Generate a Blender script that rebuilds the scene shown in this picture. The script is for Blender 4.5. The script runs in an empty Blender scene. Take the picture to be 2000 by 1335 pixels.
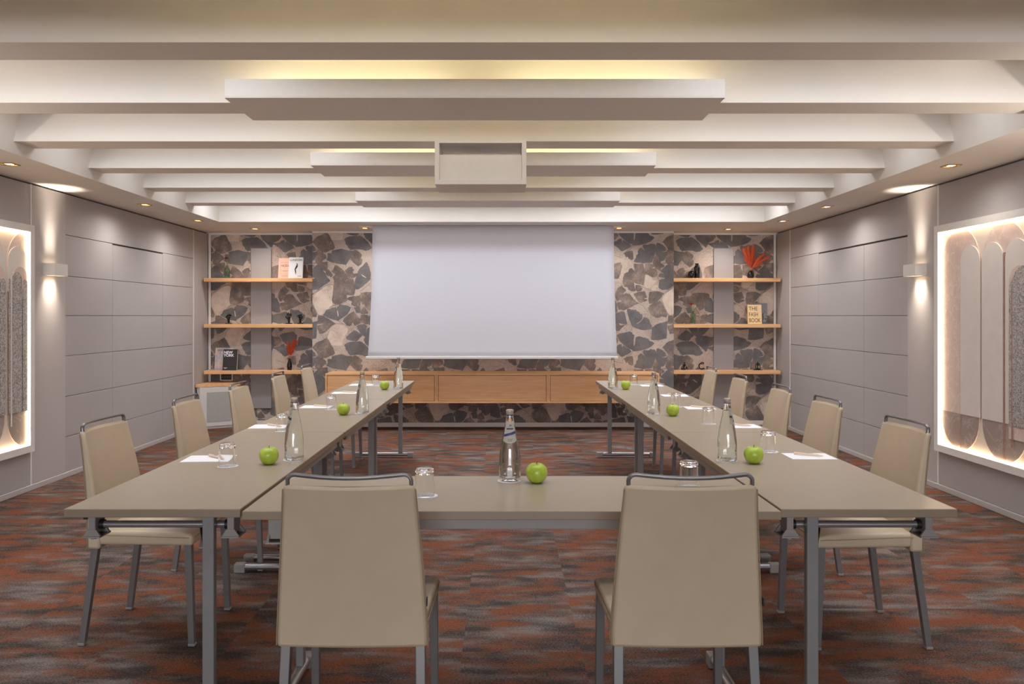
import bpy, bmesh, math, random
from mathutils import Vector, Matrix
random.seed(7)
PI = math.pi
R = math.radians
SC = bpy.context.scene
COL = SC.collection

# ------------------------------------------------------------------ camera
cam_d = bpy.data.cameras.new('camera')
cam = bpy.data.objects.new('camera', cam_d)
COL.objects.link(cam)
cam.location = (0, 0, 1.41)
cam.rotation_euler = (R(90), 0, 0)
cam_d.sensor_width = 36
cam_d.lens = 36 * 1571 / 2000
cam_d.shift_x = 0.0095
cam_d.shift_y = -0.02525
cam_d.clip_start = 0.05
SC.camera = cam

# ------------------------------------------------------------------ world, exposure, large lights
SC.view_settings.view_transform = 'Standard'
SC.view_settings.look = 'None'
SC.view_settings.gamma = 1
SC.view_settings.exposure = 0.12
W = bpy.data.worlds.new('world'); SC.world = W
W.use_nodes = True
W.node_tree.nodes['Background'].inputs[0].default_value = (1, 0.95, 0.9, 1)
W.node_tree.nodes['Background'].inputs[1].default_value = 0.3
SC.cycles.max_bounces = 12
SC.cycles.transmission_bounces = 12
SC.cycles.glossy_bounces = 4
SC.cycles.diffuse_bounces = 6
SC.cycles.sample_clamp_indirect = 6


def area(name, loc, rot, sx, sy, power, col):
    l = bpy.data.lights.new(name, 'AREA'); l.shape = 'RECTANGLE'
    l.size = sx; l.size_y = sy; l.energy = power; l.color = col
    o = bpy.data.objects.new(name, l); COL.objects.link(o)
    o.location = loc; o.rotation_euler = rot
    return o


# added frontal fill, set in an invented window opening behind the camera
area('rear_fill', (-0.1, -8.85, 1.35), (R(90), 0, 0), 6.0, 1.9, 400, (0.95, 0.98, 1.04))
# added fill lights hidden between the beams: soft glow and narrower downward throw
GAP_WIDE, GAP_DOWN = 10.5, 11
for k in range(-2, 6):
    y = 3.41 + .965 * k + .235
    for x in (-2.15, 1.9) if k >= 0 else ():
        area('gap_fill', (x, y + .30, 2.86), (0, 0, 0), 2.0, 0.28, GAP_WIDE * .5, (0.92, 0.97, 1.05))
    area('gap_down_fill', (-0.12, y + .2, 2.85), (0, 0, 0), 5.8, 0.28, (38 if k == 5 else GAP_DOWN) if k >= 0 else 10, (0.92, 0.97, 1.05)).data.spread = R(140 if k == 5 else 80)


def srgb(r, g, b):
    f = lambda c: ((c / 255) / 12.92) if c <= 10 else (((c / 255) + .055) / 1.055) ** 2.4
    return (f(r), f(g), f(b), 1)


# ------------------------------------------------------------------ materials
class NT:
    def __init__(s, name):
        s.m = bpy.data.materials.new(name); s.m.use_nodes = True
        s.t = s.m.node_tree; s.n = s.t.nodes
        s.b = s.n['Principled BSDF']

    def node(s, typ, **kw):
        n = s.n.new(typ)
        for k, v in kw.items():
            if k.startswith('i_'):
                key = k[2:]
                key = int(key) if key.isdigit() else key
                n.inputs[key].default_value = v
            else:
                setattr(n, k, v)
        return n

    def link(s, a, ao, b, bi):
        s.t.links.new(a.outputs[ao], b.inputs[bi])

    def set(s, **kw):
        names = dict(col='Base Color', rough='Roughness', metal='Metallic', ior='IOR', trans='Transmission Weight',
                     spec='Specular IOR Level', emit='Emission Color', estr='Emission Strength', sheen='Sheen Weight',
                     coat='Coat Weight', alpha='Alpha')
        for k, v in kw.items():
            s.b.inputs[names[k]].default_value = v
        return s

    def mapping(s, scale=(1, 1, 1), src='Object', rot=(0, 0, 0)):
        tc = s.node('ShaderNodeTexCoord')
        mp = s.node('ShaderNodeMapping')
        mp.inputs['Scale'].default_value = scale
        mp.inputs['Rotation'].default_value = rot
        s.link(tc, src, mp, 'Vector')
        return mp

    def noise(s, vec, scale, detail=3, rough=.55, out='Fac'):
        n = s.node('ShaderNodeTexNoise')
        n.inputs['Scale'].default_value = scale
        n.inputs['Detail'].default_value = detail
        n.inputs['Roughness'].default_value = rough
        if vec: s.link(vec, 0, n, 'Vector')
        return n

    def ramp(s, src, so, stops, interp='LINEAR'):
        r = s.node('ShaderNodeValToRGB')
        r.color_ramp.interpolation = interp
        e = r.color_ramp.elements
        while len(e) < len(stops): e.new(.5)
        for el, (p, c) in zip(e, stops):
            el.position = p; el.color = c
        s.link(src, so, r, 'Fac')
        return r

    def bump(s, src, so, strength=.2, dist=.002):
        b = s.node('ShaderNodeBump')
        b.inputs['Strength'].default_value = strength
        b.inputs['Distance'].default_value = dist
        s.link(src, so, b, 'Height')
        s.link(b, 'Normal', s.b, 'Normal')
        return b


def simple(name, rgb, rough=.5, metal=0, var=.06, scale=30, bump=0, **kw):
    n = NT(name); c = srgb(*rgb)
    mp = n.mapping()
    no = n.noise(mp, scale, 4)
    lo = tuple(x * (1 - var) for x in c[:3]) + (1,)
    hi = tuple(min(1, x * (1 + var)) for x in c[:3]) + (1,)
    r = n.ramp(no, 'Fac', [(.3, lo), (.7, hi)])
    n.link(r, 'Color', n.b, 'Base Color')
    n.set(rough=rough, metal=metal, **kw)
    if bump: n.bump(no, 'Fac', bump, .001)
    return n.m


def glow(name, rgb, strength):
    n = NT(name); n.set(col=(0, 0, 0, 1), emit=rgb + (1,), estr=strength)
    return n.m


def glassmat(name, rgb, ior, rough=0.0):
    n = NT(name); n.set(col=rgb + (1,), rough=rough, trans=1, ior=ior)
    return n.m


def wood_mat(name, a, b, scale=(1, 14, 14)):
    n = NT(name)
    mp = n.mapping(scale)
    n1 = n.noise(mp, 2.2, 6, .6)
    n2 = n.noise(n.mapping((2, 120, 120)), 3, 3)
    mx = n.node('ShaderNodeMix', data_type='FLOAT')
    mx.inputs[0].default_value = .35
    n.link(n1, 'Fac', mx, 2); n.link(n2, 'Fac', mx, 3)
    r = n.ramp(mx, 0, [(.35, srgb(*a)), (.65, srgb(*b))])
    n.link(r, 'Color', n.b, 'Base Color')
    n.set(rough=.42)
    n.bump(mx, 0, .08, .001)
    return n.m


def carpet_mat():
    n = NT('carpet')
    geo = n.node('ShaderNodeNewGeometry')
    # half-metre carpet tiles, each with its own piece of the pattern
    off = n.node('ShaderNodeVectorMath', operation='ADD'); off.inputs[1].default_value = (.168, .12, 0)
    n.link(geo, 'Position', off, 0)
    dv = n.node('ShaderNodeVectorMath', operation='SCALE'); dv.inputs['Scale'].default_value = 2.0
    n.link(off, 0, dv, 0)
    fl = n.node('ShaderNodeVectorMath', operation='FLOOR'); n.link(dv, 0, fl, 0)
    wn = n.node('ShaderNodeTexWhiteNoise', noise_dimensions='3D'); n.link(fl, 0, wn, 'Vector')
    ws = n.node('ShaderNodeVectorMath', operation='SCALE'); ws.inputs['Scale'].default_value = .14
    n.link(wn, 'Color', ws, 0)
    ad = n.node('ShaderNodeVectorMath', operation='ADD')
    n.link(off, 0, ad, 0); n.link(ws, 0, ad, 1)
    mp = n.node('ShaderNodeMapping'); mp.inputs['Scale'].default_value = (1.25, 3.5, 1)
    n.link(ad, 0, mp, 'Vector')
    mpf = n.node('ShaderNodeMapping'); mpf.inputs['Scale'].default_value = (15, 62, 1)
    n.link(ad, 0, mpf, 'Vector')
    mpt = n.node('ShaderNodeMapping'); mpt.inputs['Scale'].default_value = (110, 330, 1)
    n.link(geo, 'Position', mpt, 'Vector')
    big = n.noise(mp, 2.3, 5, .62)
    big2 = n.node('ShaderNodeTexNoise'); big2.inputs['Scale'].default_value = 3.1; big2.inputs['Detail'].default_value = 5
    mo = n.node('ShaderNodeVectorMath', operation='ADD'); mo.inputs[1].default_value = (7.3, 2.1, 4)
    n.link(mp, 0, mo, 0); n.link(mo, 0, big2, 'Vector')
    fine = n.noise(mpf, 2.2, 5, .75)
    thr = n.noise(mpt, 1.0, 2, .6)
    # rust mask
    m1 = n.node('ShaderNodeMath', operation='MULTIPLY_ADD'); m1.inputs[1].default_value = .30; m1.inputs[2].default_value = -.15
    n.link(fine, 'Fac', m1, 0)
    s1 = n.node('ShaderNodeMath', operation='ADD'); n.link(big, 'Fac', s1, 0); n.link(m1, 0, s1, 1)
    t1 = n.node('ShaderNodeMath', operation='MULTIPLY_ADD'); t1.inputs[1].default_value = .44; t1.inputs[2].default_value = -.22
    n.link(thr, 'Fac', t1, 0)
    s2 = n.node('ShaderNodeMath', operation='ADD'); n.link(s1, 0, s2, 0); n.link(t1, 0, s2, 1)
    rust = n.ramp(s2, 0, [(.45, (0, 0, 0, 1)), (.62, (1, 1, 1, 1))])
    s3 = n.node('ShaderNodeMath', operation='ADD'); n.link(big2, 'Fac', s3, 0); n.link(m1, 0, s3, 1)
    s4 = n.node('ShaderNodeMath', operation='ADD'); n.link(s3, 0, s4, 0); n.link(t1, 0, s4, 1)
    grey = n.ramp(s4, 0, [(.40, srgb(68, 62, 59)), (.52, srgb(92, 84, 80)), (.66, srgb(122, 112, 107))])
    rc = n.ramp(fine, 'Fac', [(.3, srgb(112, 66, 46)), (.7, srgb(132, 81, 58))])
    mx = n.node('ShaderNodeMix', data_type='RGBA')
    n.link(rust, 'Color', mx, 0); n.link(grey, 'Color', mx, 6); n.link(rc, 'Color', mx, 7)
    # loop-pile flecks
    sp = n.ramp(thr, 'Fac', [(.30, (.5, .5, .5, 1)), (.72, (1.5, 1.5, 1.5, 1))])
    mu = n.node('ShaderNodeMix', data_type='RGBA', blend_type='MULTIPLY'); mu.inputs[0].default_value = 1
    n.link(mx, 2, mu, 6); n.link(sp, 'Color', mu, 7)
    n.link(mu, 2, n.b, 'Base Color')
    n.set(rough=.95, spec=.1)
    n.bump(thr, 'Fac', .5, .004)
    return n.m


def paper_bg():
    n = NT('wallpaper_ground')
    mp = n.mapping()
    a = n.noise(mp, 5, 5, .6); b = n.noise(mp, 55, 4, .7)
    mx = n.node('ShaderNodeMix', data_type='FLOAT'); mx.inputs[0].default_value = .5
    n.link(a, 'Fac', mx, 2); n.link(b, 'Fac', mx, 3)
    r = n.ramp(mx, 0, [(.36, srgb(166, 150, 140)), (.52, srgb(196, 181, 170)), (.68, srgb(206, 192, 182))])
    v = n.node('ShaderNodeTexVoronoi', feature='DISTANCE_TO_EDGE'); v.inputs['Scale'].default_value = 9
    va = n.node('ShaderNodeVectorMath', operation='MULTIPLY_ADD'); va.inputs[1].default_value = (.3, .3, .3)
    n.link(a, 'Color', va, 0); n.link(mp, 0, va, 2); n.link(va, 0, v, 'Vector')
    cr = n.ramp(v, 'Distance', [(0, (.74, .71, .69, 1)), (.025, (1, 1, 1, 1))])
    sp = n.ramp(n.noise(mp, 160, 3, .7), 'Fac', [(.36, (.74, .72, .70, 1)), (.50, (1, 1, 1, 1))])
    m1 = n.node('ShaderNodeMix', data_type='RGBA', blend_type='MULTIPLY'); m1.inputs[0].default_value = .8
    n.link(r, 'Color', m1, 6); n.link(cr, 'Color', m1, 7)
    m2 = n.node('ShaderNodeMix', data_type='RGBA', blend_type='MULTIPLY'); m2.inputs[0].default_value = .9
    n.link(m1, 2, m2, 6); n.link(sp, 'Color', m2, 7)
    n.link(m2, 2, n.b, 'Base Color'); n.set(rough=.75, spec=.2)
    return n.m


def paper_leaf(name, a, b, c, sc=(1, 1, 1)):
    n = NT(name)
    x = n.noise(n.mapping(), 7, 5, .65); y = n.noise(n.mapping((60, 60, 14)), 2, 3, .6)
    mx = n.node('ShaderNodeMix', data_type='FLOAT'); mx.inputs[0].default_value = .3
    n.link(x, 'Fac', mx, 2); n.link(y, 'Fac', mx, 3)
    r = n.ramp(mx, 0, [(.36, srgb(*a)), (.5, srgb(*b)), (.66, srgb(*c))])
    n.link(r, 'Color', n.b, 'Base Color'); n.set(rough=.75, spec=.2)
    return n.m


def marble(name, base, vein, scale=6):
    n = NT(name)
    mp = n.mapping()
    d = n.noise(mp, scale, 6, .65)
    v = n.node('ShaderNodeTexVoronoi', feature='DISTANCE_TO_EDGE'); v.inputs['Scale'].default_value = scale * 1.1
    va = n.node('ShaderNodeVectorMath', operation='MULTIPLY_ADD')
    va.inputs[1].default_value = (.35, .35, .35)
    n.link(d, 'Color', va, 0); n.link(mp, 0, va, 2); n.link(va, 0, v, 'Vector')
    r1 = n.ramp(d, 'Fac', [(.3, srgb(*[int(c * .92) for c in base])), (.7, srgb(*base))])
    r2 = n.ramp(v, 'Distance', [(.0, (1, 1, 1, 1)), (.035, (0, 0, 0, 1))])
    mx = n.node('ShaderNodeMix', data_type='RGBA')
    n.link(r2, 'Color', mx, 0); n.link(r1, 'Color', mx, 6); mx.inputs[7].default_value = srgb(*vein)
    n.link(mx, 2, n.b, 'Base Color'); n.set(rough=.5)
    return n.m


def granite(name, a, b, scale=90):
    n = NT(name)
    x = n.noise(n.mapping(), scale, 3, .75)
    r = n.ramp(x, 'Fac', [(.38, srgb(*a)), (.62, srgb(*b))])
    n.link(r, 'Color', n.b, 'Base Color'); n.set(rough=.6)
    return n.m


def perforated(name, hole, face, scale=150):
    n = NT(name)
    v = n.node('ShaderNodeTexVoronoi', feature='F1'); v.inputs['Scale'].default_value = scale
    v.inputs['Randomness'].default_value = 0
    mp = n.mapping((1, 0, 1))
    n.link(mp, 0, v, 'Vector')
    r = n.ramp(v, 'Distance', [(.26, srgb(*hole)), (.36, srgb(*face))])
    n.link(r, 'Color', n.b, 'Base Color'); n.set(rough=.55)
    return n.m


M = dict(
    white=simple('white_paint', (226, 221, 216), .6, var=.02),
    ceil=simple('ceiling_paint', (228, 222, 214), .7, var=.015, scale=4),
    wall=simple('wall_panel_laminate', (176, 170, 168), .5, var=.02, scale=3),
    pil=simple('pilaster_paint', (186, 179, 176), .55, var=.02, scale=3),
    dark=simple('shadow_gap', (92, 86, 83), .8),
    carpet=carpet_mat(),
    pg=paper_bg(),
    pd=paper_leaf('leaf_slate', (100, 98, 99), (115, 113, 113), (130, 126, 124)),
    pm=paper_leaf('leaf_umber', (102, 95, 94), (126, 114, 108), (170, 153, 141)),
    pp=paper_leaf('leaf_pale', (180, 160, 146), (212, 194, 180), (222, 206, 192)),
    ps=simple('leaf_stem_ink', (122, 108, 99), .75),
    pslit=simple('leaf_slit', (214, 196, 182), .75),
    top=simple('tabletop_laminate', (157, 143, 125), .33, var=.015, scale=60),
    edge=simple('tabletop_edge', (140, 124, 104), .4, var=.02),
    metal=simple('grey_lacquered_steel', (134, 133, 133), .4, metal=.15, var=.03),
    tube=simple('satin_chrome_tube', (168, 166, 168), .28, metal=.7, var=.03),
    chair_metal=simple('chair_steel', (124, 122, 121), .36, metal=.3, var=.03),
    handle=simple('chair_handle_steel', (124, 121, 120), .3, metal=.6, var=.03),
    plastic=simple('grey_plastic', (146, 142, 138), .5, var=.03),
    black=simple('black_plastic', (26, 25, 25), .45),
    leather=simple('beige_leather', (196, 178, 152), .48, var=.03, scale=14, bump=.04),
    seam=simple('leather_seam', (150, 132, 108), .6),
    oak=wood_mat('oak', (214, 158, 106), (238, 190, 140)),
    screen=simple('screen_fabric', (214, 214, 221), .9, var=.005, spec=.1),
    apple=None,
    stem=simple('apple_stem', (92, 62, 30), .7),
    paper=simple('paper', (236, 234, 238), .8, var=.01),
    card=simple('card_pen', (222, 200, 178), .6, var=.05),
    ink=simple('print_ink', (40, 36, 36), .6),
    glass=glassmat('clear_glass', (1, 1, 1), 1.48),
    bglass=glassmat('bottle_glass', (.985, 1, .985), 1.5),
    water=glassmat('water', (.99, 1, 1), 1.33),
    cap=simple('bottle_cap', (176, 164, 148), .4, metal=.3),
    capring=simple('cap_ring', (48, 50, 96), .4),
    label=simple('bottle_label', (205, 198, 190), .6, var=.03),
    labelblue=simple('label_blue', (58, 66, 120), .5),
    labelgold=simple('label_gold', (206, 150, 96), .4, metal=.3),
    gold=simple('downlight_reflector', (214, 180, 110), .25, metal=.9),
    led=glow('led_strip', (1.0, .70, .42), 11),
    tubeglow=glow('fluorescent_tube', (1.0, .91, .56), 11.5),
    lampglow=glow('downlight_lamp', (1.0, .74, .42), 5),
    sconceglow=glow('sconce_lamp', (1.0, .78, .52), 9),
    pink=marble('pink_marble', (224, 202, 192), (234, 218, 210)),
    stone=marble('brown_stone', (168, 152, 145), (184, 170, 163), 4),
    pale=simple('pale_panel', (222, 214, 208), .6, var=.03, scale=9),
    ivory=simple('ivory_backing', (230, 216, 202), .6, var=.02),
    granite=granite('grey_granite', (118, 112, 110), (206, 199, 195)),
    brownstrip=marble('brown_marble', (160, 128, 118), (206, 180, 170), 14),
    grille=perforated('perforated_grey_panel', (128, 122, 122), (166, 160, 160)),
    grille2=perforated('perforated_light_panel', (128, 128, 126), (176, 176, 172)),
    cabwhite=simple('cabinet_white', (206, 200, 198), .55, var=.02),
    blackgloss=simple('black_ceramic', (22, 21, 21), .22),
    bronze=simple('black_bronze', (24, 22, 22), .28, metal=.3),
    pampas=simple('dyed_pampas', (216, 98, 58), .8, var=.2, scale=60),
    red=simple('red_petals', (138, 14, 24), .6, var=.3, scale=80),
    green=simple('flower_stalk', (110, 128, 60), .6),
    rust=simple('dry_tips', (150, 80, 60), .7),
    gglass=glassmat('green_glass', (.60, .76, .62), 1.45, .05),
    bkpink=simple('pink_cover', (230, 178, 156), .6, var=.01),
    bkwhite=simple('white_cover', (224, 222, 222), .6, var=.01),
    bkblack=simple('black_cover', (44, 40, 40), .5, var=.02),
    bkcream=simple('cream_cover', (232, 200, 150), .6, var=.02),
    pages=simple('book_pages', (220, 212, 200), .8),
    bkgrey=simple('smoke_acrylic', (130, 130, 136), .2),
    silverink=simple('silver_print', (214, 210, 214), .4),
)


def apple_mat():
    n = NT('green_apple_skin')
    a = n.noise(n.mapping(), 22, 4, .6); b = n.noise(n.mapping(), 260, 2, .5)
    r = n.ramp(a, 'Fac', [(.3, srgb(150, 172, 44)), (.7, srgb(182, 202, 80))])
    s = n.ramp(b, 'Fac', [(.68, (0, 0, 0, 1)), (.76, (1, 1, 1, 1))])
    mx = n.node('ShaderNodeMix', data_type='RGBA')
    n.link(s, 'Color', mx, 0); n.link(r, 'Color', mx, 6); mx.inputs[7].default_value = srgb(196, 212, 110)
    n.link(mx, 2, n.b, 'Base Color'); n.set(rough=.28)
    return n.m


def holo_mat():
    n = NT('holographic_cover')
    mp = n.mapping((9, 1, 5), rot=(0, R(35), 0))
    w = n.noise(mp, 1.4, 2)
    r = n.ramp(w, 'Fac', [(.3, srgb(196, 190, 186)), (.42, srgb(176, 166, 200)), (.5, srgb(224, 196, 176)),
                          (.58, srgb(190, 200, 190)), (.7, srgb(150, 150, 190))])
    n.link(r, 'Color', n.b, 'Base Color'); n.set(rough=.3, metal=.25)
    return n.m


def label_mat():
    n = NT('bottle_label')
    d = n.node('ShaderNodeBsdfDiffuse'); d.inputs[0].default_value = srgb(232, 226, 218)
    tr = n.node('ShaderNodeBsdfTranslucent'); tr.inputs[0].default_value = srgb(232, 226, 218)
    mx = n.node('ShaderNodeMixShader'); mx.inputs[0].default_value = .5
    n.link(d, 0, mx, 1); n.link(tr, 0, mx, 2)
    out = n.n['Material Output']; n.t.links.new(mx.outputs[0], out.inputs[0])
    return n.m


M['label'] = label_mat()
M['apple'] = apple_mat(); M['holo'] = holo_mat()


# ------------------------------------------------------------------ geometry helpers
class MB:
    """collects shapes for ONE mesh object, with material slots"""

    def __init__(s):
        s.bm = bmesh.new(); s.mats = []; s.cur = 0

    def use(s, m):
        if m not in s.mats: s.mats.append(m)
        s.cur = s.mats.index(m); return s

    def face(s, vs, smooth=False):
        try:
            f = s.bm.faces.new(vs)
        except ValueError:
            return None
        f.material_index = s.cur; f.smooth = smooth
        return f

    def box(s, x0, x1, y0, y1, z0, z1, bev=0, seg=2, mtx=None):
        b = bmesh.new()
        bmesh.ops.create_cube(b, size=1)
        for v in b.verts:
            v.co = Vector(((x0 + x1) / 2 + v.co.x * (x1 - x0), (y0 + y1) / 2 + v.co.y * (y1 - y0), (z0 + z1) / 2 + v.co.z * (z1 - z0)))
        if bev: bmesh.ops.bevel(b, geom=b.edges[:], offset=bev, segments=seg, affect='EDGES', profile=.5)
        s.merge(b, mtx, smooth=False)
        return s

    def merge(s, b, mtx=None, smooth=True):
        mp = {}
        for v in b.verts:
            co = mtx @ v.co if mtx else v.co
            mp[v] = s.bm.verts.new(co)
        for f in b.faces:
            s.face([mp[v] for v in f.verts], smooth)
        b.free()

    def quad(s, pts):
        s.face([s.bm.verts.new(p) for p in pts]); return s

    def tube(s, pts, r, n=10, cap=True, sx=1.0, sy=1.0, smooth=True, radii=None):
        pts = [Vector(p) for p in pts]
        rings = []
        up = None
        for i, p in enumerate(pts):
            if i == 0: d = pts[1] - p
            elif i == len(pts) - 1: d = p - pts[i - 1]
            else: d = (pts[i + 1] - p).normalized() + (p - pts[i - 1]).normalized()
            d.normalize()
            if up is None:
                up = Vector((0, 0, 1)) if abs(d.z) < .9 else Vector((0, 1, 0))
            u = d.cross(up)
            if u.length < 1e-5: u = d.orthogonal()
            u.normalize(); w = u.cross(d).normalized(); up = w
            rr = radii[i] if radii else r
            rings.append([s.bm.verts.new(p + u * math.cos(2 * PI * k / n) * rr * sx + w * math.sin(2 * PI * k / n) * rr * sy) for k in range(n)])
        for a, b in zip(rings, rings[1:]):
            for k in range(n):
                s.face([a[k], a[(k + 1) % n], b[(k + 1) % n], b[k]], smooth)
        if cap:
            s.face(rings[0][::-1]); s.face(rings[-1])
        return s

    def sqtube(s, p0, p1, w0, w1=None, d0=None, d1=None):
        """square leg between two points, horizontal square sections"""
        w1 = w1 or w0; d0 = d0 or w0; d1 = d1 or w1
        r = []
        for p, w, d in ((p0, w0, d0), (p1, w1, d1)):
            r.append([s.bm.verts.new((p[0] + a * w / 2, p[1] + b * d / 2, p[2])) for a, b in ((-1, -1), (1, -1), (1, 1), (-1, 1))])
        for k in range(4): s.face([r[0][k], r[0][(k + 1) % 4], r[1][(k + 1) % 4], r[1][k]])
        s.face(r[0][::-1]); s.face(r[1])
        return s

    def lathe(s, prof, n=24, c=(0, 0, 0), a0=0, a1=2 * PI, smooth=True, flip=False):
        full = abs(a1 - a0 - 2 * PI) < 1e-6
        cols = n if full else n + 1
        rings = []
        for r, z in prof:
            if r < 1e-6:
                rings.append([s.bm.verts.new((c[0], c[1], c[2] + z))])
            else:
                rings.append([s.bm.verts.new((c[0] + r * math.cos(a0 + (a1 - a0) * k / n), c[1] + r * math.sin(a0 + (a1 - a0) * k / n), c[2] + z)) for k in range(cols)])
        for A, B in zip(rings, rings[1:]):
            for k in range(n):
                k2 = (k + 1) % cols
                if len(A) == 1 and len(B) == 1: continue
                if len(A) == 1: vs = [A[0], B[k2], B[k]]
                elif len(B) == 1: vs = [A[k], A[k2], B[0]]
                else: vs = [A[k], A[k2], B[k2], B[k]]
                if flip: vs = vs[::-1]
                s.face(vs, smooth)
        return s

    def prism(s, poly, ax, d0, d1):
        """extrude a 2-D polygon along axis ax ('x' -> poly=(y,z); 'y' -> (x,z); 'z' -> (x,y))"""
        def P(a, b, d):
            return {'x': (d, a, b), 'y': (a, d, b), 'z': (a, b, d)}[ax]
        A = [s.bm.verts.new(P(a, b, d0)) for a, b in poly]
        B = [s.bm.verts.new(P(a, b, d1)) for a, b in poly]
        n = len(poly)
        for k in range(n): s.face([A[k], A[(k + 1) % n], B[(k + 1) % n], B[k]])
        s.face(A[::-1]); s.face(B)
        return s

    def build(s, name, mat=None, parent=None, recalc=True, bevel=0):
        if recalc: bmesh.ops.recalc_face_normals(s.bm, faces=s.bm.faces[:])
        s.bm.normal_update()
        for e in s.bm.edges:
            if len(e.link_faces) == 2 and e.calc_face_angle(0) > R(38): e.smooth = False
        me = bpy.data.meshes.new(name)
        s.bm.to_mesh(me); s.bm.free()
        if mat and not s.mats: s.mats = [mat]
        for m in s.mats: me.materials.append(m)
        o = bpy.data.objects.new(name, me); COL.objects.link(o)
        if parent: o.parent = parent
        if bevel:
            md = o.modifiers.new('bevel', 'BEVEL'); md.width = bevel; md.segments = 2; md.limit_method = 'ANGLE'; md.angle_limit = R(50)
        return o


def mb(mat=None):
    b = MB()
    if mat: b.use(mat)
    return b


def tag(o, label, cat, group=None, kind=None):
    o['label'] = label; o['category'] = cat
    if group: o['group'] = group
    if kind: o['kind'] = kind
    return o


def thing(name, label, cat, loc=(0, 0, 0), rz=0, group=None):
    o = bpy.data.objects.new(name, None); COL.objects.link(o)
    o.empty_display_size = .1
    o.location = loc; o.rotation_euler = (0, 0, rz)
    return tag(o, label, cat, group)


def struct(o, label=None, cat=None):
    o['kind'] = 'structure'
    if label: o['label'] = label
    if cat: o['category'] = cat
    return o


def dup(root, loc, rz, label, group=None):
    r = root.copy(); COL.objects.link(r); r.location = loc; r.rotation_euler = (0, 0, rz); r['label'] = label
    if group: r['group'] = group
    for ch in list(root.children):
        c = ch.copy(); COL.objects.link(c); c.parent = r
        for g in list(ch.children):
            d = g.copy(); COL.objects.link(d); d.parent = c
    return r


def text(body, size, loc, rot, mat, parent, name='title_lettering', align='LEFT', sx=1.0, bold=0.0, spacing=1.0):
    cu = bpy.data.curves.new(name, 'FONT'); cu.body = body; cu.size = size; cu.align_x = align
    cu.extrude = .0003; cu.offset = bold; cu.space_line = spacing
    tmp = bpy.data.objects.new('lettering_curve', cu)
    me = bpy.data.meshes.new_from_object(tmp)
    bpy.data.objects.remove(tmp); bpy.data.curves.remove(cu)
    me.materials.clear(); me.materials.append(mat)
    o = bpy.data.objects.new(name, me); COL.objects.link(o)
    o.location = loc; o.rotation_euler = rot; o.scale = (sx, 1, 1)
    o.parent = parent
    return o


def subsurf(o, lv=2):
    m = o.modifiers.new('subdivision', 'SUBSURF'); m.levels = lv; m.render_levels = lv
    return o


def skin(name, verts, edges, radii, mat, parent=None, lv=2):
    me = bpy.data.meshes.new(name); me.from_pydata(verts, edges, [])
    o = bpy.data.objects.new(name, me); COL.objects.link(o)
    me.materials.append(mat)
    o.modifiers.new('skin', 'SKIN')
    sv = me.skin_vertices[0].data
    for i, r in enumerate(radii): sv[i].radius = (r, r)
    sv[0].use_root = True
    subsurf(o, lv)
    if parent: o.parent = parent
    return o


# ------------------------------------------------------------------ room
XL, XR, YB, YF = -3.82, 3.56, 10.25, -9.0       # walls, front of the middle bay, rear wall
YN = 10.45                                      # niche back
SOF = 2.49                                      # soffit underside
SX0, SX1, SY1 = -3.245, 3.0, 9.22               # coffer opening
BZ, TOPZ = 2.57, 2.9
b = mb(M['carpet']); b.box(XL - .15, XR + .15, YF - .15, YN + .2, -.1, 0)
struct(b.build('floor'))
b = mb(M['ceil'])
b.box(XL - .15, XR + .15, YF - .15, YN + .2, TOPZ, TOPZ + .1)
b.box(XL - .15, SX0, YF - .15, YN + .2, SOF, TOPZ)
b.box(SX1, XR + .15, YF - .15, YN + .2, SOF, TOPZ)
b.box(SX0, SX1, SY1, YN + .2, SOF, TOPZ)
struct(b.build('ceiling'))
BEAM_Y = [3.41 + .965 * k for k in range(-12, 6)]
for y in BEAM_Y:
    b = mb(M['ceil'])
    b.prism([(y, BZ), (y + .235, BZ), (y + .235, TOPZ + .005), (y + .125, TOPZ + .005)], 'x', SX0 - .004, SX1 + .004)
    struct(b.build('ceiling_beam'))
# unseen rear wall, set far back to even the fill; window opening added
b = mb(M['wall'])
b.box(XL, XR, YF - .12, YF, 0, .5); b.box(XL, XR, YF - .12, YF, 2.2, TOPZ)
b.box(XL, -3.1, YF - .12, YF, .5, 2.2); b.box(2.9, XR, YF - .12, YF, .5, 2.2)
struct(b.build('wall_rear'))


def side_wall(name, X, sgn, ys, door_bays):
    """panelled wall; sgn = direction of the room from the wall. ys: art wall end, pilaster end, seams..., strip, niche"""
    trim_y, pil_y, s1, s2, strip_y = ys
    b = mb(M['wall'])
    b.use(M['dark']); b.box(min(X - sgn * .1, X - sgn * .022), max(X - sgn * .1, X - sgn * .022), YF, YN + .2, 0, SOF + .05)
    zs = [.045, .354, .707, 1.061, 1.414, 1.761, 2.121, 2.478]
    g = .0022

    def panel(y0, y1, z0, z1, m='wall', out=0.0, gz=g):
        b.use(M[m])
        xa, xb = X - sgn * .03, X + sgn * out
        b.box(min(xa, xb), max(xa, xb), y0 + g, y1 - g, z0 + gz, z1 - gz, .0015, 1)
    panel(YF, trim_y - .012, .045, 2.478)
    panel(trim_y + .012, pil_y, .045, 2.478, 'pil', .004)
    for (y0, y1) in ((pil_y, s1), (s1, s2), (s2, strip_y - .01)):
        for z0, z1 in zip(zs[:-2], zs[1:-1]):
            if z1 == zs[-2] and (y0, y1) in door_bays: z1 -= .012
            panel(y0, y1, z0, z1)
    panel(pil_y, strip_y - .01, zs[-2], zs[-1])
    panel(strip_y + .01, YN + .15, .045, 2.478)
    o = struct(b.build(name)); return o


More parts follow.
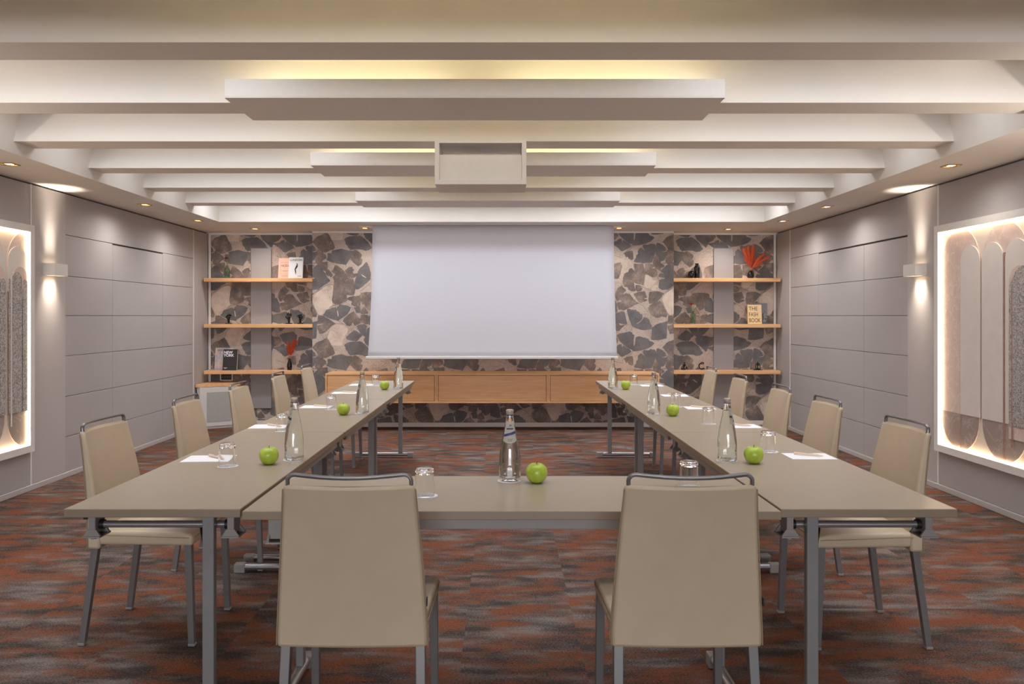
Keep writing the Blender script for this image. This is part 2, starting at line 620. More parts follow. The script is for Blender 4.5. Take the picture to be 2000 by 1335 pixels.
side_wall('wall_left', XL, 1, (6.52, 7.03, 7.886, 9.05, 9.95), ((7.886, 9.05),))
side_wall('wall_right', XR, -1, (6.57, 7.06, 7.92, 9.05, 9.95), ((7.06, 7.92), (7.92, 9.05)))
k = 0
for X, s, ys in ((XL, 1, (6.52, 9.95)), (XR, -1, (6.57, 9.95))):
    for y in ys:
        k += 1
        b = mb(M['white']); b.box(min(X - s * .02, X + s * .003), max(X - s * .02, X + s * .003), y - .01, y + .01, .045, 2.478)
        struct(b.build('trim_%d' % k))
b = mb(M['pil']); b.box(XL - .02, XL + .012, YF, YN + .1, 0, .045, .003, 1); struct(b.build('baseboard_left'))
b = mb(M['pil']); b.box(XR - .012, XR + .02, YF, YN + .1, 0, .045, .003, 1); struct(b.build('baseboard_right'))

# ------------------------------------------------------------------ wallpaper leaves (one repeat of the paper, traced in 1/11.125 units)
TW, TH = 228.0, 206.0
A_ = (-2.0, -5.0); B_ = (-2.0, 105.0); C_ = (128.0, -5.0); D_ = (128.0, 105.0)   # crop -> tile offsets
LEAVES = [
 (A_, 'm', "340,95 365,130 420,230 480,330 510,430 460,470 400,480 330,520 250,530 150,450 60,330 20,310 120,200 230,160"),
 (A_, 'd', "720,250 780,205 920,180 1060,175 1150,230 1230,310 1310,430 1240,480 1160,490 1040,455 930,460 860,470 810,430 800,390 750,340 750,300"),
 (A_, 'd', "760,60 950,50 950,155 880,150 800,130"),
 (A_, 'd', "1140,130 1200,60 1420,55 1440,250 1380,400 1310,330 1240,260 1190,230"),
 (A_, 'd', "335,690 365,640 360,560 400,545 445,555 455,500 520,480 600,465 650,455 740,485 860,490 905,510 870,620 790,720 740,800 700,785 590,770 450,745"),
 (A_, 'm', "905,500 960,480 1040,530 1095,580 1090,620 1060,650 1110,690 1090,770 1020,830 960,780 880,700 850,690 890,620"),
 (A_, 'm', "150,455 190,510 240,540 310,590 330,660 270,680 220,740 90,745 100,650 95,560"),
 (A_, 'm', "120,770 220,745 350,735 355,850 310,935 260,910 200,870"),
 (A_, 'd', "-10,930 60,860 150,790 220,880 290,980 340,1070 410,1145 330,1200 230,1270 150,1330 20,1340 -60,1300 -50,1130 90,1085 -60,1060 -40,990 60,990 -10,960"),
 (A_, 'm', "345,890 400,930 470,1020 420,1070 390,1030 370,1050 310,990"),
 (A_, 'm', "440,945 490,890 520,810 550,810 600,850 680,910 760,1010 850,1090 760,1120 690,1180 600,1230 530,1240 500,1220 500,1140 470,1060 530,1015 500,990"),
 (A_, 'm', "735,925 800,870 890,845 900,900 935,920 890,950 910,990 1000,980 990,1040 900,1070 830,1070 790,1020"),
 (A_, 'd', "1020,950 1060,880 1150,790 1190,745 1220,770 1260,880 1285,980 1280,1110 1200,1190 1080,1290 1000,1330 950,1310 950,1150 1000,1030"),
 (B_, 'p', "20,230 150,150 300,50 400,10 470,30 490,90 460,240 440,330 470,440 400,490 320,600 170,680 70,480 20,330"),
 (B_, 'm', "490,15 600,10 690,-40 800,-105 900,-125 930,-45 955,110 925,230 850,240 760,225 785,330 750,370 690,390 620,430 540,430 480,400 455,340 470,240"),
 (B_, 'd', "255,665 300,620 330,555 400,540 470,510 530,505 555,540 560,500 600,470 610,445 700,455 780,465 855,500 830,570 770,660 690,710 620,750 600,785 520,770 430,745 340,710"),
 (B_, 'm', "145,690 190,680 260,690 350,740 440,800 530,855 440,900 390,950 330,1010 250,1060 180,1075 170,1020 140,960 135,900 200,880 260,860 110,860 100,825 150,780"),
 (B_, 'm', "690,800 740,720 830,640 920,590 990,680 1050,750 1090,780 1070,840 980,880 940,890 895,820 880,870 830,905 770,880 720,820"),
 (B_, 'd', "770,1190 760,1150 830,1080 890,1040 935,1000 1000,1035 1110,1110 1050,1160 1000,1220 960,1235 945,1160 940,1230 900,1215 840,1190"),
 (B_, 'd', "985,910 1040,880 1150,870 1210,910 1200,950 1185,1060 1210,960 1290,910 1400,900 1450,960 1300,1100 1180,1140 1110,1090 1060,1040 1010,960"),
 (B_, 'm', "1085,190 1150,180 1300,175 1450,200 1440,350 1380,430 1290,540 1230,550 1170,480 1160,430 1110,430 1090,380 1080,320"),
 (B_, 'm', "790,300 900,260 1040,250 1075,200 1080,330 1060,460 1010,480 930,470 880,440 870,420 890,370 800,340"),
 (B_, 'd', "930,510 1000,490 1055,490 1065,560 1060,610 980,615"),
 (B_, 'm', "1075,600 1090,550 1150,490 1200,560 1230,630 1150,640 1080,635"),
 (B_, 'm', "1065,740 1090,665 1150,660 1230,680 1240,760 1230,860 1170,860 1080,800"),
 (B_, 'm', "1240,720 1290,670 1400,640 1420,800 1330,890 1250,870"),
 (B_, 'p', "480,890 560,870 700,880 770,920 800,980 780,1080 720,1150 690,1200 670,1330 450,1330 390,1280 345,1150 390,1030 470,960"),
 (C_, 'd', "120,39 230,-6 420,-41 470,24 510,44 490,134 490,240 505,265 520,200 525,94 600,64 790,114 830,164 890,180 930,215 850,290 730,340 560,370 480,375 440,340 330,290 260,230 190,170"),
 (C_, 'd', "-40,310 45,300 130,285 150,255 220,235 235,330 245,260 310,300 390,340 435,395 380,430 280,480 220,500 150,430 45,355"),
 (C_, 'm', "-60,80 110,80 150,160 90,235 0,280 -80,200"),
 (C_, 'd', "495,700 540,650 550,590 590,560 580,500 620,450 660,435 700,470 740,520 685,430 690,375 740,370 800,375 840,345 890,355 940,355 965,400 960,510 920,600 890,690 880,740 820,755 700,760 590,745 510,735"),
 (C_, 'd', "990,330 1050,340 1110,370 1170,430 1170,460 1190,490 1090,520 1205,510 1210,550 1180,620 1160,680 1110,715 1050,680 1010,620 970,570 975,450"),
 (C_, 'm', "930,640 980,590 1020,660 1080,710 1070,770 1140,800 1150,830 1100,860 1070,880 1080,930 1030,910 970,860 910,780"),
 (C_, 'm', "280,550 340,515 460,500 465,580 475,670 440,690 380,660 360,620 330,640"),
 (C_, 'm', "485,780 590,790 685,775 700,860 735,940 715,1080 695,1240 620,1215 500,1180 360,1110 250,1160 260,1090 300,980 370,960 400,890 450,880 500,930 520,960 500,900"),
 (C_, 'm', "250,1170 350,1115 485,1185 500,1280 525,1370 440,1370 380,1340 360,1280 290,1280 255,1220"),
 (C_, 'm', "740,780 830,780 900,800 930,840 880,890 960,880 980,930 990,1010 960,1060 890,1060 850,1040 800,1010 740,990 745,900"),
 (C_, 'p', "740,1020 800,1015 870,1060 900,1130 980,1150 930,1200 870,1290 780,1300 720,1260 730,1150"),
 (C_, 'm', "40,800 120,770 200,750 235,850 190,980 160,1080 130,1100 70,1100 40,1140 -90,1100 -100,850"),
 (D_, 'm', "90,270 100,180 140,90 240,15 250,70 320,130 250,200 245,240 200,270 170,340 130,360 100,310"),
 (D_, 'm', "190,330 210,290 250,225 330,200 400,220 450,290 520,360 600,410 500,450 430,490 330,530 290,550 160,550 140,470 125,400 190,385 245,375"),
 (D_, 'm', "490,210 600,170 720,150 740,200 770,290 700,300 775,330 770,350 710,370 650,395 600,380 560,330"),
 (D_, 'm', "530,15 620,30 670,90 640,140 560,155 530,100"),
 (D_, 'd', "345,545 400,535 440,560 540,555 560,590 610,610 620,640 670,660 660,760 540,855 600,830 690,740 680,720 730,715 790,740 830,800 840,850 875,890 860,970 700,990 600,965 500,930 450,890 400,770 360,640"),
 (D_, 'd', "45,640 150,625 270,590 290,640 310,740 345,850 280,860 150,830 60,835 -80,800 -90,680"),
 (D_, 'd', "45,290 80,360 110,430 130,580 100,600 45,600 -90,560 -80,300"),
 (D_, 'm', "60,850 150,835 190,900 340,850 200,960 180,1000 110,1010"),
 (D_, 'm', "830,170 950,160 1050,165 1150,200 1080,280 1000,370 920,400 830,420 810,330"),
 (D_, 'm', "800,520 840,460 920,410 1000,390 1060,360 1100,430 1150,510 1190,590 1210,660 1190,710 1080,690 1050,710 980,720 930,690 880,670 830,610"),
 (D_, 'd', "865,1190 890,1000 880,950 950,900 990,870 1100,840 1200,805 1210,880 1200,980 1195,1165 1080,1190 930,1205"),
 (D_, 'p', "860,110 900,30 1000,10 1050,100 1000,140 900,140"),
 (B_, 's', "560,555 580,580 595,695 575,690"),
 (A_, 's', "1080,1015 1110,1015 1195,1075 1190,1085 1130,1055"),
]
STEMS = [
 (A_, "410,1145 330,1215 430,1225 540,1240 640,1210 760,1120 880,1085 980,1060"),
 (A_, "905,510 895,610 800,720 755,800 750,860"),
 (A_, "850,1090 800,1060 740,960 640,880 600,850"),
 (A_, "20,755 120,765 220,745 350,735"),
 (B_, "20,210 150,130 300,30 400,5"), (B_, "400,490 520,445 640,440 760,390 870,470 930,590"),
 (B_, "530,855 690,860 760,900 830,980 780,1080 720,1130"), (B_, "390,1030 345,1150 300,1200"),
 (B_, "600,785 620,820 690,860"), (B_, "1080,200 1060,160 1180,60 1290,-30"),
 (C_, "480,370 450,430 330,500 250,570 240,650 50,590"), (C_, "900,790 990,920 1000,1050 1060,1220"),
 (C_, "960,560 900,680 905,770"), (C_, "1070,770 1180,765 1335,770"), (C_, "1110,370 1190,440 1215,520"),
 (D_, "600,410 700,480 790,590 800,680"), (D_, "1335,80 1180,190 1080,330 1140,480 1200,620 1290,690"),
 (D_, "620,30 750,90 850,130 1000,150 1130,190"), (D_, "290,555 190,600 45,610"), (D_, "455,910 440,970 450,1060"),
 (D_, "100,180 60,300 130,480"),
]


def pts_of(s): return [tuple(float(q) for q in p.split(',')) for p in s.split()]


def jag(poly, amp, rnd, step):
    out = []
    n = len(poly)
    for i in range(n):
        x0, y0 = poly[i]; x1, y1 = poly[(i + 1) % n]
        L = math.hypot(x1 - x0, y1 - y0)
        k = max(1, int(L / step))
        for j in range(k):
            t = j / k
            nx, ny = -(y1 - y0) / (L + 1e-6), (x1 - x0) / (L + 1e-6)
            d = 0 if j == 0 else rnd.uniform(-amp, amp)
            out.append((x0 + (x1 - x0) * t + nx * d, y0 + (y1 - y0) * t + ny * d))
    return out


def chaikin(p, n=1):
    for _ in range(n):
        o = []
        for i in range(len(p)):
            a, c = p[i], p[(i + 1) % len(p)]
            o += [(a[0] * .9 + c[0] * .1, a[1] * .9 + c[1] * .1), (a[0] * .1 + c[0] * .9, a[1] * .1 + c[1] * .9)]
        p = o
    return p


def grow(p, d):
    cx = sum(q[0] for q in p) / len(p); cy = sum(q[1] for q in p) / len(p)
    return [(cx + (x - cx) * (1 + d / (math.hypot(x - cx, y - cy) + 1e-6)), cy + (y - cy) * (1 + d / (math.hypot(x - cx, y - cy) + 1e-6))) for x, y in p]


def clip(poly, x0, x1, z0, z1):
    def cut(p, ins, inter):
        o = []
        for i in range(len(p)):
            a, c = p[i - 1], p[i]
            if ins(c):
                if not ins(a): o.append(inter(a, c))
                o.append(c)
            elif ins(a): o.append(inter(a, c))
        return o
    def ix(X): return lambda a, c: (X, a[1] + (c[1] - a[1]) * (X - a[0]) / (c[0] - a[0]))
    def iz(Z): return lambda a, c: (a[0] + (c[0] - a[0]) * (Z - a[1]) / (c[1] - a[1]), Z)
    for ins, inter in ((lambda p: p[0] >= x0, ix(x0)), (lambda p: p[0] <= x1, ix(x1)), (lambda p: p[1] >= z0, iz(z0)), (lambda p: p[1] <= z1, iz(z1))):
        if len(poly) < 3: return []
        poly = cut(poly, ins, inter)
    return poly


_r = random.Random(3)
TILE = []
for off, ty, s in LEAVES:
    p = [(x / 11.125 + off[0], y / 11.125 + off[1]) for x, y in pts_of(s)]
    TILE.append((ty, jag(jag(chaikin(grow(p, .8 if ty in 'dm' else 0)), .75 if ty in 'dm' else .2, _r, 4.2), .38 if ty in 'dm' else .1, _r, 1.3)))
for off, s in STEMS:
    p = [(x / 11.125 + off[0], y / 11.125 + off[1]) for x, y in pts_of(s)]
    L, Rr = [], []
    for i, q in enumerate(p):
        a = p[max(0, i - 1)]; c = p[min(len(p) - 1, i + 1)]
        dx, dy = c[0] - a[0], c[1] - a[1]; l = math.hypot(dx, dy) + 1e-6
        w = .3
        L.append((q[0] - dy / l * w, q[1] + dx / l * w)); Rr.append((q[0] + dy / l * w, q[1] - dx / l * w))
    TILE.append(('k', L + Rr[::-1]))
LAYER = {'p': .0006, 'm': .0010, 'd': .0012, 's': .0016, 'k': .0014}
LM = {'p': 'pp', 'm': 'pm', 'd': 'pd', 's': 'pslit', 'k': 'ps'}


def wallpaper(b, x0, x1, z0, z1, y, X_origin, z_top, unit, inside=None):
    """leaves printed on a wall facing -Y; tile origin at (X_origin, z_top)"""
    b.use(M['pg']); b.quad([(x0, y, z0), (x1, y, z0), (x1, y, z1), (x0, y, z1)])
    w, h = TW * unit, TH * unit
    i0 = math.floor((x0 - X_origin) / w) - 1; i1 = math.ceil((x1 - X_origin) / w) + 1
    j1 = math.ceil((z_top - z0) / h) + 1
    for i in range(i0, i1 + 1):
        for j in range(-1, j1):
            for n, (ty, poly) in enumerate(TILE):
                P = [(X_origin + i * w + px * unit, z_top - j * h - py * unit) for px, py in poly]
                if max(p[0] for p in P) < x0 or min(p[0] for p in P) > x1 or max(p[1] for p in P) < z0 or min(p[1] for p in P) > z1: continue
                P = clip(P, x0, x1, z0, z1)
                if len(P) < 3: continue
                b.use(M[LM[ty]])
                yy = y - LAYER[ty] - n * 2e-6
                b.face([b.bm.verts.new((px, yy, pz)) for px, pz in P])


UN = YB / 1571
CX0, CX1 = -2.42, 2.185
b = mb(M['white'])
# masonry behind the paper
b.box(CX0, CX1, YB + .001, YN + .2, .0, SOF + .02)
wallpaper(b, CX0, CX1, .05, SOF - .005, YB, (610 - 981) * UN, 1.41 + 167 * UN, UN)
struct(b.build('wall_back_middle', recalc=False))
UNN = UN * .985
b = mb(M['white']); b.box(XL - .1, CX0, YN + .001, YN + .2, 0, SOF + .02)
b.use(M['pg']); b.quad([(CX0 + .0, YB, .05), (CX0 - .0005, YN, .05), (CX0 - .0005, YN, SOF), (CX0, YB, SOF)])
wallpaper(b, XL, CX0, .05, SOF - .005, YN, (410 - 981) * YN / 1571, 1.41 + 164 * YN / 1571, UNN * YN / YB)
struct(b.build('wall_back_left', recalc=False))
b = mb(M['white']); b.box(CX1, XR + .1, YN + .001, YN + .2, 0, SOF + .02)
b.use(M['pg']); b.quad([(CX1, YB, .05), (CX1 + .0005, YN, .05), (CX1 + .0005, YN, SOF), (CX1, YB, SOF)])
wallpaper(b, CX1, XR, .05, SOF - .005, YN, (1267 - 456 - 1.5 - 981) * YN / 1571 + .0, 1.41 + 164 * YN / 1571, UNN * YN / YB)
struct(b.build('wall_back_right', recalc=False))
b = mb(M['white']); b.box(CX0 - .004, CX1 + .004, YB - .014, YB, 0, .055, .002, 1)
b.box(XL + .02, CX0 - .004, YN - .014, YN, 0, .055, .002, 1); b.box(CX1 + .004, XR - .02, YN - .014, YN, 0, .055, .002, 1)
struct(b.build('baseboard_back'))
for i, (x0, x1, y, z0, z1) in enumerate(((CX0, CX1, YB, SOF - .022, SOF - .001), (XL + .03, CX0, YN, SOF - .026, SOF - .001), (CX1, XR - .03, YN, SOF - .026, SOF - .001),
                                         (XL + .012, XL + .04, YN - .01, .05, SOF - .001), (XR - .04, XR - .012, YN - .01, .05, SOF - .001))):
    b = mb(M['white']); b.box(x0, x1, y - .012, y - .002, z0, z1)
    struct(b.build('trim_%d' % (5 + i)))

# perforated panels in the niches
for x0, x1, lab in (((490 - 981) * 10.43 / 1571, (530 - 981) * 10.43 / 1571, 'narrow grey perforated panel behind the left shelves'),
                    ((1394 - 981) * 10.43 / 1571, (1433 - 981) * 10.43 / 1571, 'narrow grey perforated panel behind the right shelves')):
    b = mb(M['grille']); b.box(x0, x1, 10.424, YN - .002, .215, 2.29, .003, 1)
    tag(b.build('perforated_wall_panel'), lab, 'wall panel', 'perforated panels in the niches')

# ------------------------------------------------------------------ shelves
SH = (1.893, 1.309, .719)
SHELF = ((-3.79, CX0 + .006, 'left'), (CX1 - .006, 3.535, 'right'))
for x0, x1, sd in SHELF:
    for z, nm in zip(SH, ('top', 'middle', 'lowest')):
        b = mb(M['oak']); b.box(x0, x1, 10.215, YN - .003, z - .046, z, .002, 1)
        tag(b.build('wall_shelf'), '%s oak shelf in the niche on the %s of the screen' % (nm, sd), 'shelf', 'oak niche shelves')

# ------------------------------------------------------------------ floating sideboard, three units
xs = (-2.156, -.803, .560, 1.913)
for x0, x1, nm in zip(xs, xs[1:], ('left', 'middle', 'right')):
    t = thing('wall_cabinet', '%s unit of the long floating oak sideboard under the screen' % nm, 'cabinet', ((x0 + x1) / 2, 10.02, .351), 0, 'floating sideboard units')
    w = (x1 - x0) / 2
    b = mb(M['oak'])
    y0, y1, H = -.23, .226, .361
    b.box(-w + .0005, w - .0005, y0, y1, H - .022, H, .0015, 1); b.box(-w + .0005, w - .0005, y0, y1, 0, .022, .0015, 1)
    b.box(-w + .0005, -w + .022, y0, y1, .022, H - .022, .0015, 1); b.box(w - .022, w - .0005, y0, y1, .022, H - .022, .0015, 1)
    b.box(-w + .022, w - .022, y1 - .02, y1, .022, H - .022)
    b.build('case', parent=t)
    b = mb(M['oak']); b.box(-w + .026, w - .026, y0 + .006, y0 + .026, .026, H - .026, .0015, 1)
    b.build('door', parent=t)

# ------------------------------------------------------------------ corner cabinet and wall plate
t = thing('corner_cabinet', 'small white corner cabinet with oak top and perforated door', 'cabinet', (-3.56, 10.2, 0))
P0, P1 = (-.215, -.19), (.185, .075)
b = mb(M['cabwhite']); b.prism([P0, P1, (.185, .232), (-.24, .232), (-.24, -.19)], 'z', .0, .525); b.build('case', parent=t)
b = mb(M['oak']); b.prism([(-.225, -.215), (.21, .068), (.21, .232), (-.247, .232), (-.247, -.215)], 'z', .525, .562); b.build('worktop', parent=t)
ang = math.atan2(P1[1] - P0[1], P1[0] - P0[0]); L = math.hypot(P1[0] - P0[0], P1[1] - P0[1])
mt = Matrix.Translation((P0[0], P0[1], 0)) @ Matrix.Rotation(ang, 4, 'Z')
b = mb(M['cabwhite']); b.box(.004, L - .004, -.016, -.001, .03, .52, .002, 1, mt)
b.use(M['grille2']); b.box(.09, L - .09, -.019, -.0155, .085, .455, 0, 1, mt)
d = b.build('door', parent=t)
b = mb(M['black']); b.tube([(-.238, -.191, .38), (-.235, -.215, .395), (-.235, -.22, .42), (-.236, -.215, .445), (-.238, -.191, .455)], .006, 8); b.build('handle', parent=t)
t = thing('wall_socket_plate', 'black socket plate in a pale frame on the left niche wall', 'socket plate', ((443 - 981) * YN / 1571, YN - .002, .625))
b = mb(M['white']); b.box(-.082, .082, -.016, 0, -.052, .052, .002, 1); b.build('frame', parent=t)
b = mb(M['black']); b.box(-.068, .068, -.018, -.0155, -.04, .04)
b.build('faceplate', parent=t)
b = mb(M['plastic'])
for i in range(4):
    x = -.045 + i * .03; b.box(x - .008, x + .008, -.0186, -.0178, .0, .004); b.box(x - .006, x + .006, -.0186, -.0178, -.014, -.011)
b.build('printed_marks', parent=t)

# ------------------------------------------------------------------ projection screen
t = thing('projection_screen', 'large white roller projection screen hanging in front of the wallpaper', 'projection screen', (0, 9.6, 0))
b = mb(M['screen'])
N, K = 28, 24
grid = []
for j in range(K + 1):
    f = j / K; z = SOF - .002 - f * (SOF - .002 - .93)
    e = .05 * f ** 2.4
    row = []
    for i in range(N + 1):
        u = i / N; x0, x1 = -1.55 - e, 1.332 + e * .7
        curl = .03 * f * (abs(u - .5) * 2) ** 6
        row.append(b.bm.verts.new((x0 + (x1 - x0) * u, -curl, z)))
    grid.append(row)
for j in range(K):
    for i in range(N): b.face([grid[j][i], grid[j][i + 1], grid[j + 1][i + 1], grid[j + 1][i]], True)
o = b.build('screen_fabric', parent=t); md = o.modifiers.new('solid', 'SOLIDIFY'); md.thickness = .002
b = mb(M['white']); b.box(-1.622, 1.378, -.045, .012, .9, .934, .006, 2); b.build('bottom_bar', parent=t)
b = mb(M['white']); b.box(-1.71, 1.47, .01, .2, SOF - .014, SOF - .001, .002, 1); b.build('housing', parent=t)

# ------------------------------------------------------------------ ceiling light panels
LP = [(2.32, 'nearest hanging white light panel, above the camera end of the tables'),
      (4.24, 'largest and nearest visible white light panel across the ceiling beams'),
      (6.14, 'white light panel behind the hanging projector box'),
      (8.02, 'farthest and smallest white light panel, above the screen')]
for y, lab in LP:
    t = thing('ceiling_light_panel', lab, 'ceiling light', (-.145, y + .245, BZ - .01), 0, 'indirect ceiling light panels')
    w = 1.32
    b = mb(M['white'])
    b.box(-w, w, -.245, .245, 0, .008)
    b.box(-w, w, -.245, -.230, .008, .10, .001, 1); b.box(-w, w, .230, .245, .008, .10, .001, 1)
    b.box(-w, -w + .015, -.230, .230, .008, .10); b.box(w - .015, w, -.230, .230, .008, .10)
    b.build('tray', parent=t)
    for s in (-1, 1):
        for q in (-1, 1):
            b = mb(M['tubeglow']); b.tube([(q * .13, s * .185, .06), (q * 1.22, s * .185, .06)], .013, 8)
            b.build('fluorescent_tube', parent=t)

# ------------------------------------------------------------------ hanging projector box
t = thing('projector_box', 'white open projector housing hung under a ceiling beam', 'projector housing', (-.143, 5.3, BZ - .292))
w, H, D = .302, .29, .36
b = mb(M['white'])
b.box(-w, w, 0, D, H - .018, H, .001, 1); b.box(-w, w, 0, D, 0, .03, .001, 1)
b.box(-w, -w + .03, 0, D, .03, H - .018, .001, 1); b.box(w - .03, w, 0, D, .03, H - .018, .001, 1)
b.build('housing', parent=t)
b = mb(M['white']); b.box(-w + .031, w - .031, .014, .03, .031, .197, .001, 1); b.build('front_panel', parent=t)
b = mb(M['plastic']); b.box(-.16, .16, .09, .33, .04, .13, .012, 2); b.build('projector', parent=t)

# ------------------------------------------------------------------ recessed downlights
DL = [(-3.50, 5.71, 'nearest recessed downlight in the left ceiling border'), (-3.46, 7.78, 'second recessed downlight in the left ceiling border'),
      (-3.44, 9.07, 'third recessed downlight in the left border, by the back corner'), (-3.056, 9.92, 'recessed downlight above the left niche shelves'),
      (-1.665, 9.72, 'recessed downlight at the left end of the screen'), (1.415, 9.72, 'recessed downlight at the right end of the screen'),
      (2.81, 9.98, 'recessed downlight above the right niche shelves'), (3.187, 9.12, 'third recessed downlight in the right border, by the back corner'),
      (3.205, 7.93, 'second recessed downlight in the right ceiling border'), (3.22, 5.77, 'nearest recessed downlight in the right ceiling border')]
t0 = None
for x, y, lab in DL:
    z = SOF - (.014 if 9.7 < y < 9.75 else 0)
    if t0 is None:
        t0 = t = thing('recessed_downlight', lab, 'downlight', (x, y, z), 0, 'recessed downlights')
        b = mb(M['gold']); a = .052
        for x0, x1, y0, y1 in ((-a, a, -a, -a + .012), (-a, a, a - .012, a), (-a, -a + .012, -a + .012, a - .012), (a - .012, a, -a + .012, a - .012)):
            b.box(x0, x1, y0, y1, -.006, -.0005)
        b.build('trim_frame', parent=t)
        b = mb(M['lampglow']); b.box(-.022, .022, -.022, .022, -.0035, -.001, .001, 1); b.build('lamp', parent=t)
        b = mb(M['gold']); b.box(-a + .012, a - .012, -a + .012, a - .012, -.0012, -.0004); b.build('reflector', parent=t)
    else:
        t = dup(t0, (x, y, z), 0, lab)
    l = bpy.data.lights.new('downlight_beam', 'SPOT'); l.energy = 24 if y > 9.5 else 5 if y < 6 else 17; l.color = (1, .95, .90); l.spot_size = R(165); l.spot_blend = .9; l.shadow_soft_size = .04
    lo = bpy.data.objects.new('downlight_beam', l); COL.objects.link(lo); lo.location = (0, 0, -.02); lo.parent = t

# ------------------------------------------------------------------ wall sconces
for X, s, y0, lab in ((XL, 1, 6.68, 'white box wall light beyond the left backlit artwork'), (XR, -1, 6.735, 'white box wall light beyond the right backlit artwork'),
                      (XL, 1, 3.65, 'added off-view box wall light on the near side of the left backlit artwork'), (XR, -1, 3.65, 'added off-view box wall light on the near side of the right backlit artwork')):  # near pair added out of view to brighten the beam undersides
    t = thing('wall_sconce', lab, 'wall light', (X + s * .004, y0 + .1, 1.80), 0, 'box wall lights')
    xa, xb = (0, .1) if s > 0 else (-.1, 0)
    b = mb(M['white'])
    b.box(xa, xb, -.1, -.094, -.05, .05); b.box(xa, xb, .094, .1, -.05, .05)
    if s > 0: b.box(.094, .1, -.094, .094, -.05, .05); b.box(0, .006, -.094, .094, -.05, .05)
    else: b.box(-.1, -.094, -.094, .094, -.05, .05); b.box(-.006, 0, -.094, .094, -.05, .05)
    b.build('housing', parent=t)
    b = mb(M['sconceglow']); xm = (xa + xb) / 2; b.box(xm - .02, xm + .02, -.04, .04, -.02, .02, .004, 1); b.build('lamp', parent=t)
    if y0 < 5:  # added wide uplight, on the unseen near pair only
        u = area('added_uplight', (xm, 0, .056), (PI, 0, 0), .08, .16, 22, (1, .92, .84)); u.parent = t
    for up in (1, -1):
        u = area('sconce_beam', (xm, 0, up * .034), (PI if up > 0 else 0, 0, 0), .05, .15, 1.2 if up > 0 else 1.5, (1, .87, .72))
        u.data.spread = R(40 if up > 0 else 75); u.parent = t


# ------------------------------------------------------------------ backlit wall art
def arch(y0, y1, z0, zt, n=14, pill=False):
    r = (y1 - y0) / 2; c = (y0 + y1) / 2
    p = [(c + r * math.cos(PI * k / n), zt - r + r * math.sin(PI * k / n)) for k in range(n + 1)]
    if pill: p += [(c - r * math.cos(PI * k / n), z0 + r - r * math.sin(PI * k / n)) for k in range(n + 1)]
    else: p += [(y0, z0), (y1, z0)]
    return p


def wall_art(name, label, X, s, yfar, ynear, pieces):
    t = thing(name, label, 'wall art', (X, (yfar + ynear) / 2, .32), 0, 'backlit stone artworks')
    yc = (yfar + ynear) / 2; h = 1.82; hw = (yfar - ynear) / 2; f = .055; dep = .042
    def bx(b, d0, d1, ya, yb, za, zb, bev=0): b.box(min(s * d0, s * d1), max(s * d0, s * d1), ya, yb, za, zb, bev, 1)
    b = mb(M['white'])
    bx(b, .0005, dep, -hw, hw, 0, f); bx(b, .0005, dep, -hw, hw, h - f, h)
    bx(b, .0005, dep, -hw, -hw + f, f, h - f); bx(b, .0005, dep, hw - f, hw, f, h - f)
    b.build('frame', parent=t)
    b = mb(M['ivory']); bx(b, .0005, .006, -hw + f, hw - f, f, h - f); b.build('backing_panel', parent=t)
    b = mb(M['led']); e = .012
    ya, yb, za, zb = -hw + f, hw - f, f, h - f
    bx(b, .008, .03, ya + .001, ya + e, za + .001, zb - .001); bx(b, .008, .03, yb - e, yb - .001, za + .001, zb - .001)
    bx(b, .008, .03, ya + e, yb - e, za + .001, za + e); bx(b, .008, .03, ya + e, yb - e, zb - e, zb - .001)
    b.build('led_strip', parent=t)
    for nm, mat, poly, d0, d1 in pieces:
        P = clip([(y - yc, z - .32) for y, z in poly], ya + .016, yb - .016, za + .014, zb - .014)
        if len(P) < 3: continue
        b = mb(M[mat]); b.prism(P, 'x', s * d0, s * d1)
        b.build(nm, parent=t)
    return t


ZT, ZB, ZL = 2.083, .375, .655
def low(poly, z): return clip(poly, -99, 99, -99, z)
pc = []
for i, y1 in enumerate((6.49, 5.94, 5.39, 4.84, 4.29)):
    pill = arch(y1 - .505, y1, ZB, ZT, pill=True)
    pc.append(('marble_pill', 'pink', pill, .006, .011)); pc.append(('stone_base', 'stone', low(pill, ZL), .011, .014))
pc += [('pale_arch', 'pale', arch(5.967, 6.217, ZL, 1.944), .011, .020),
       ('pale_arch', 'pale', arch(5.69, 5.938, ZL, 1.944), .011, .020),
       ('marble_strip', 'brownstrip', [(5.664, .40), (5.688, .40), (5.688, 1.86), (5.664, 1.86)], .011, .018),
       ('pale_arch', 'pale', arch(5.412, 5.662, ZL, 1.944), .011, .020),
       ('marble_arch', 'pink', arch(5.37, 5.618, ZL - .1, 1.76), .020, .023),
       ('granite_arch', 'granite', arch(5.376, 5.612, ZL - .01, 1.70), .023, .026),
       ('marble_strip', 'brownstrip', [(5.566, .5), (5.58, .5), (5.58, 1.62), (5.566, 1.62)], .0262, .029),
       ('granite_arch', 'granite', arch(5.318, 5.568, ZL - .005, 1.755), .0262, .030),
       ('marble_strip', 'brownstrip', [(6.21, ZB + .02), (6.222, ZB + .02), (6.222, 1.82), (6.21, 1.82)], .0143, .018)]
for y0 in (4.9, 4.6, 4.3): pc.append(('pale_arch', 'pale', arch(y0, y0 + .25, ZL, 1.944), .011, .02))
wall_art('backlit_wall_art', 'backlit relief of pink marble pills and pale arches on the right wall', XR, -1, 6.555, 3.95, pc)
pc = []
for y1 in (6.692, 6.15, 5.61, 5.06, 4.51):
    pill = arch(y1 - .505, y1, ZB, ZT, pill=True)
    pc.append(('marble_pill', 'pink', pill, .006, .011)); pc.append(('stone_base', 'stone', low(pill, ZL), .011, .014))
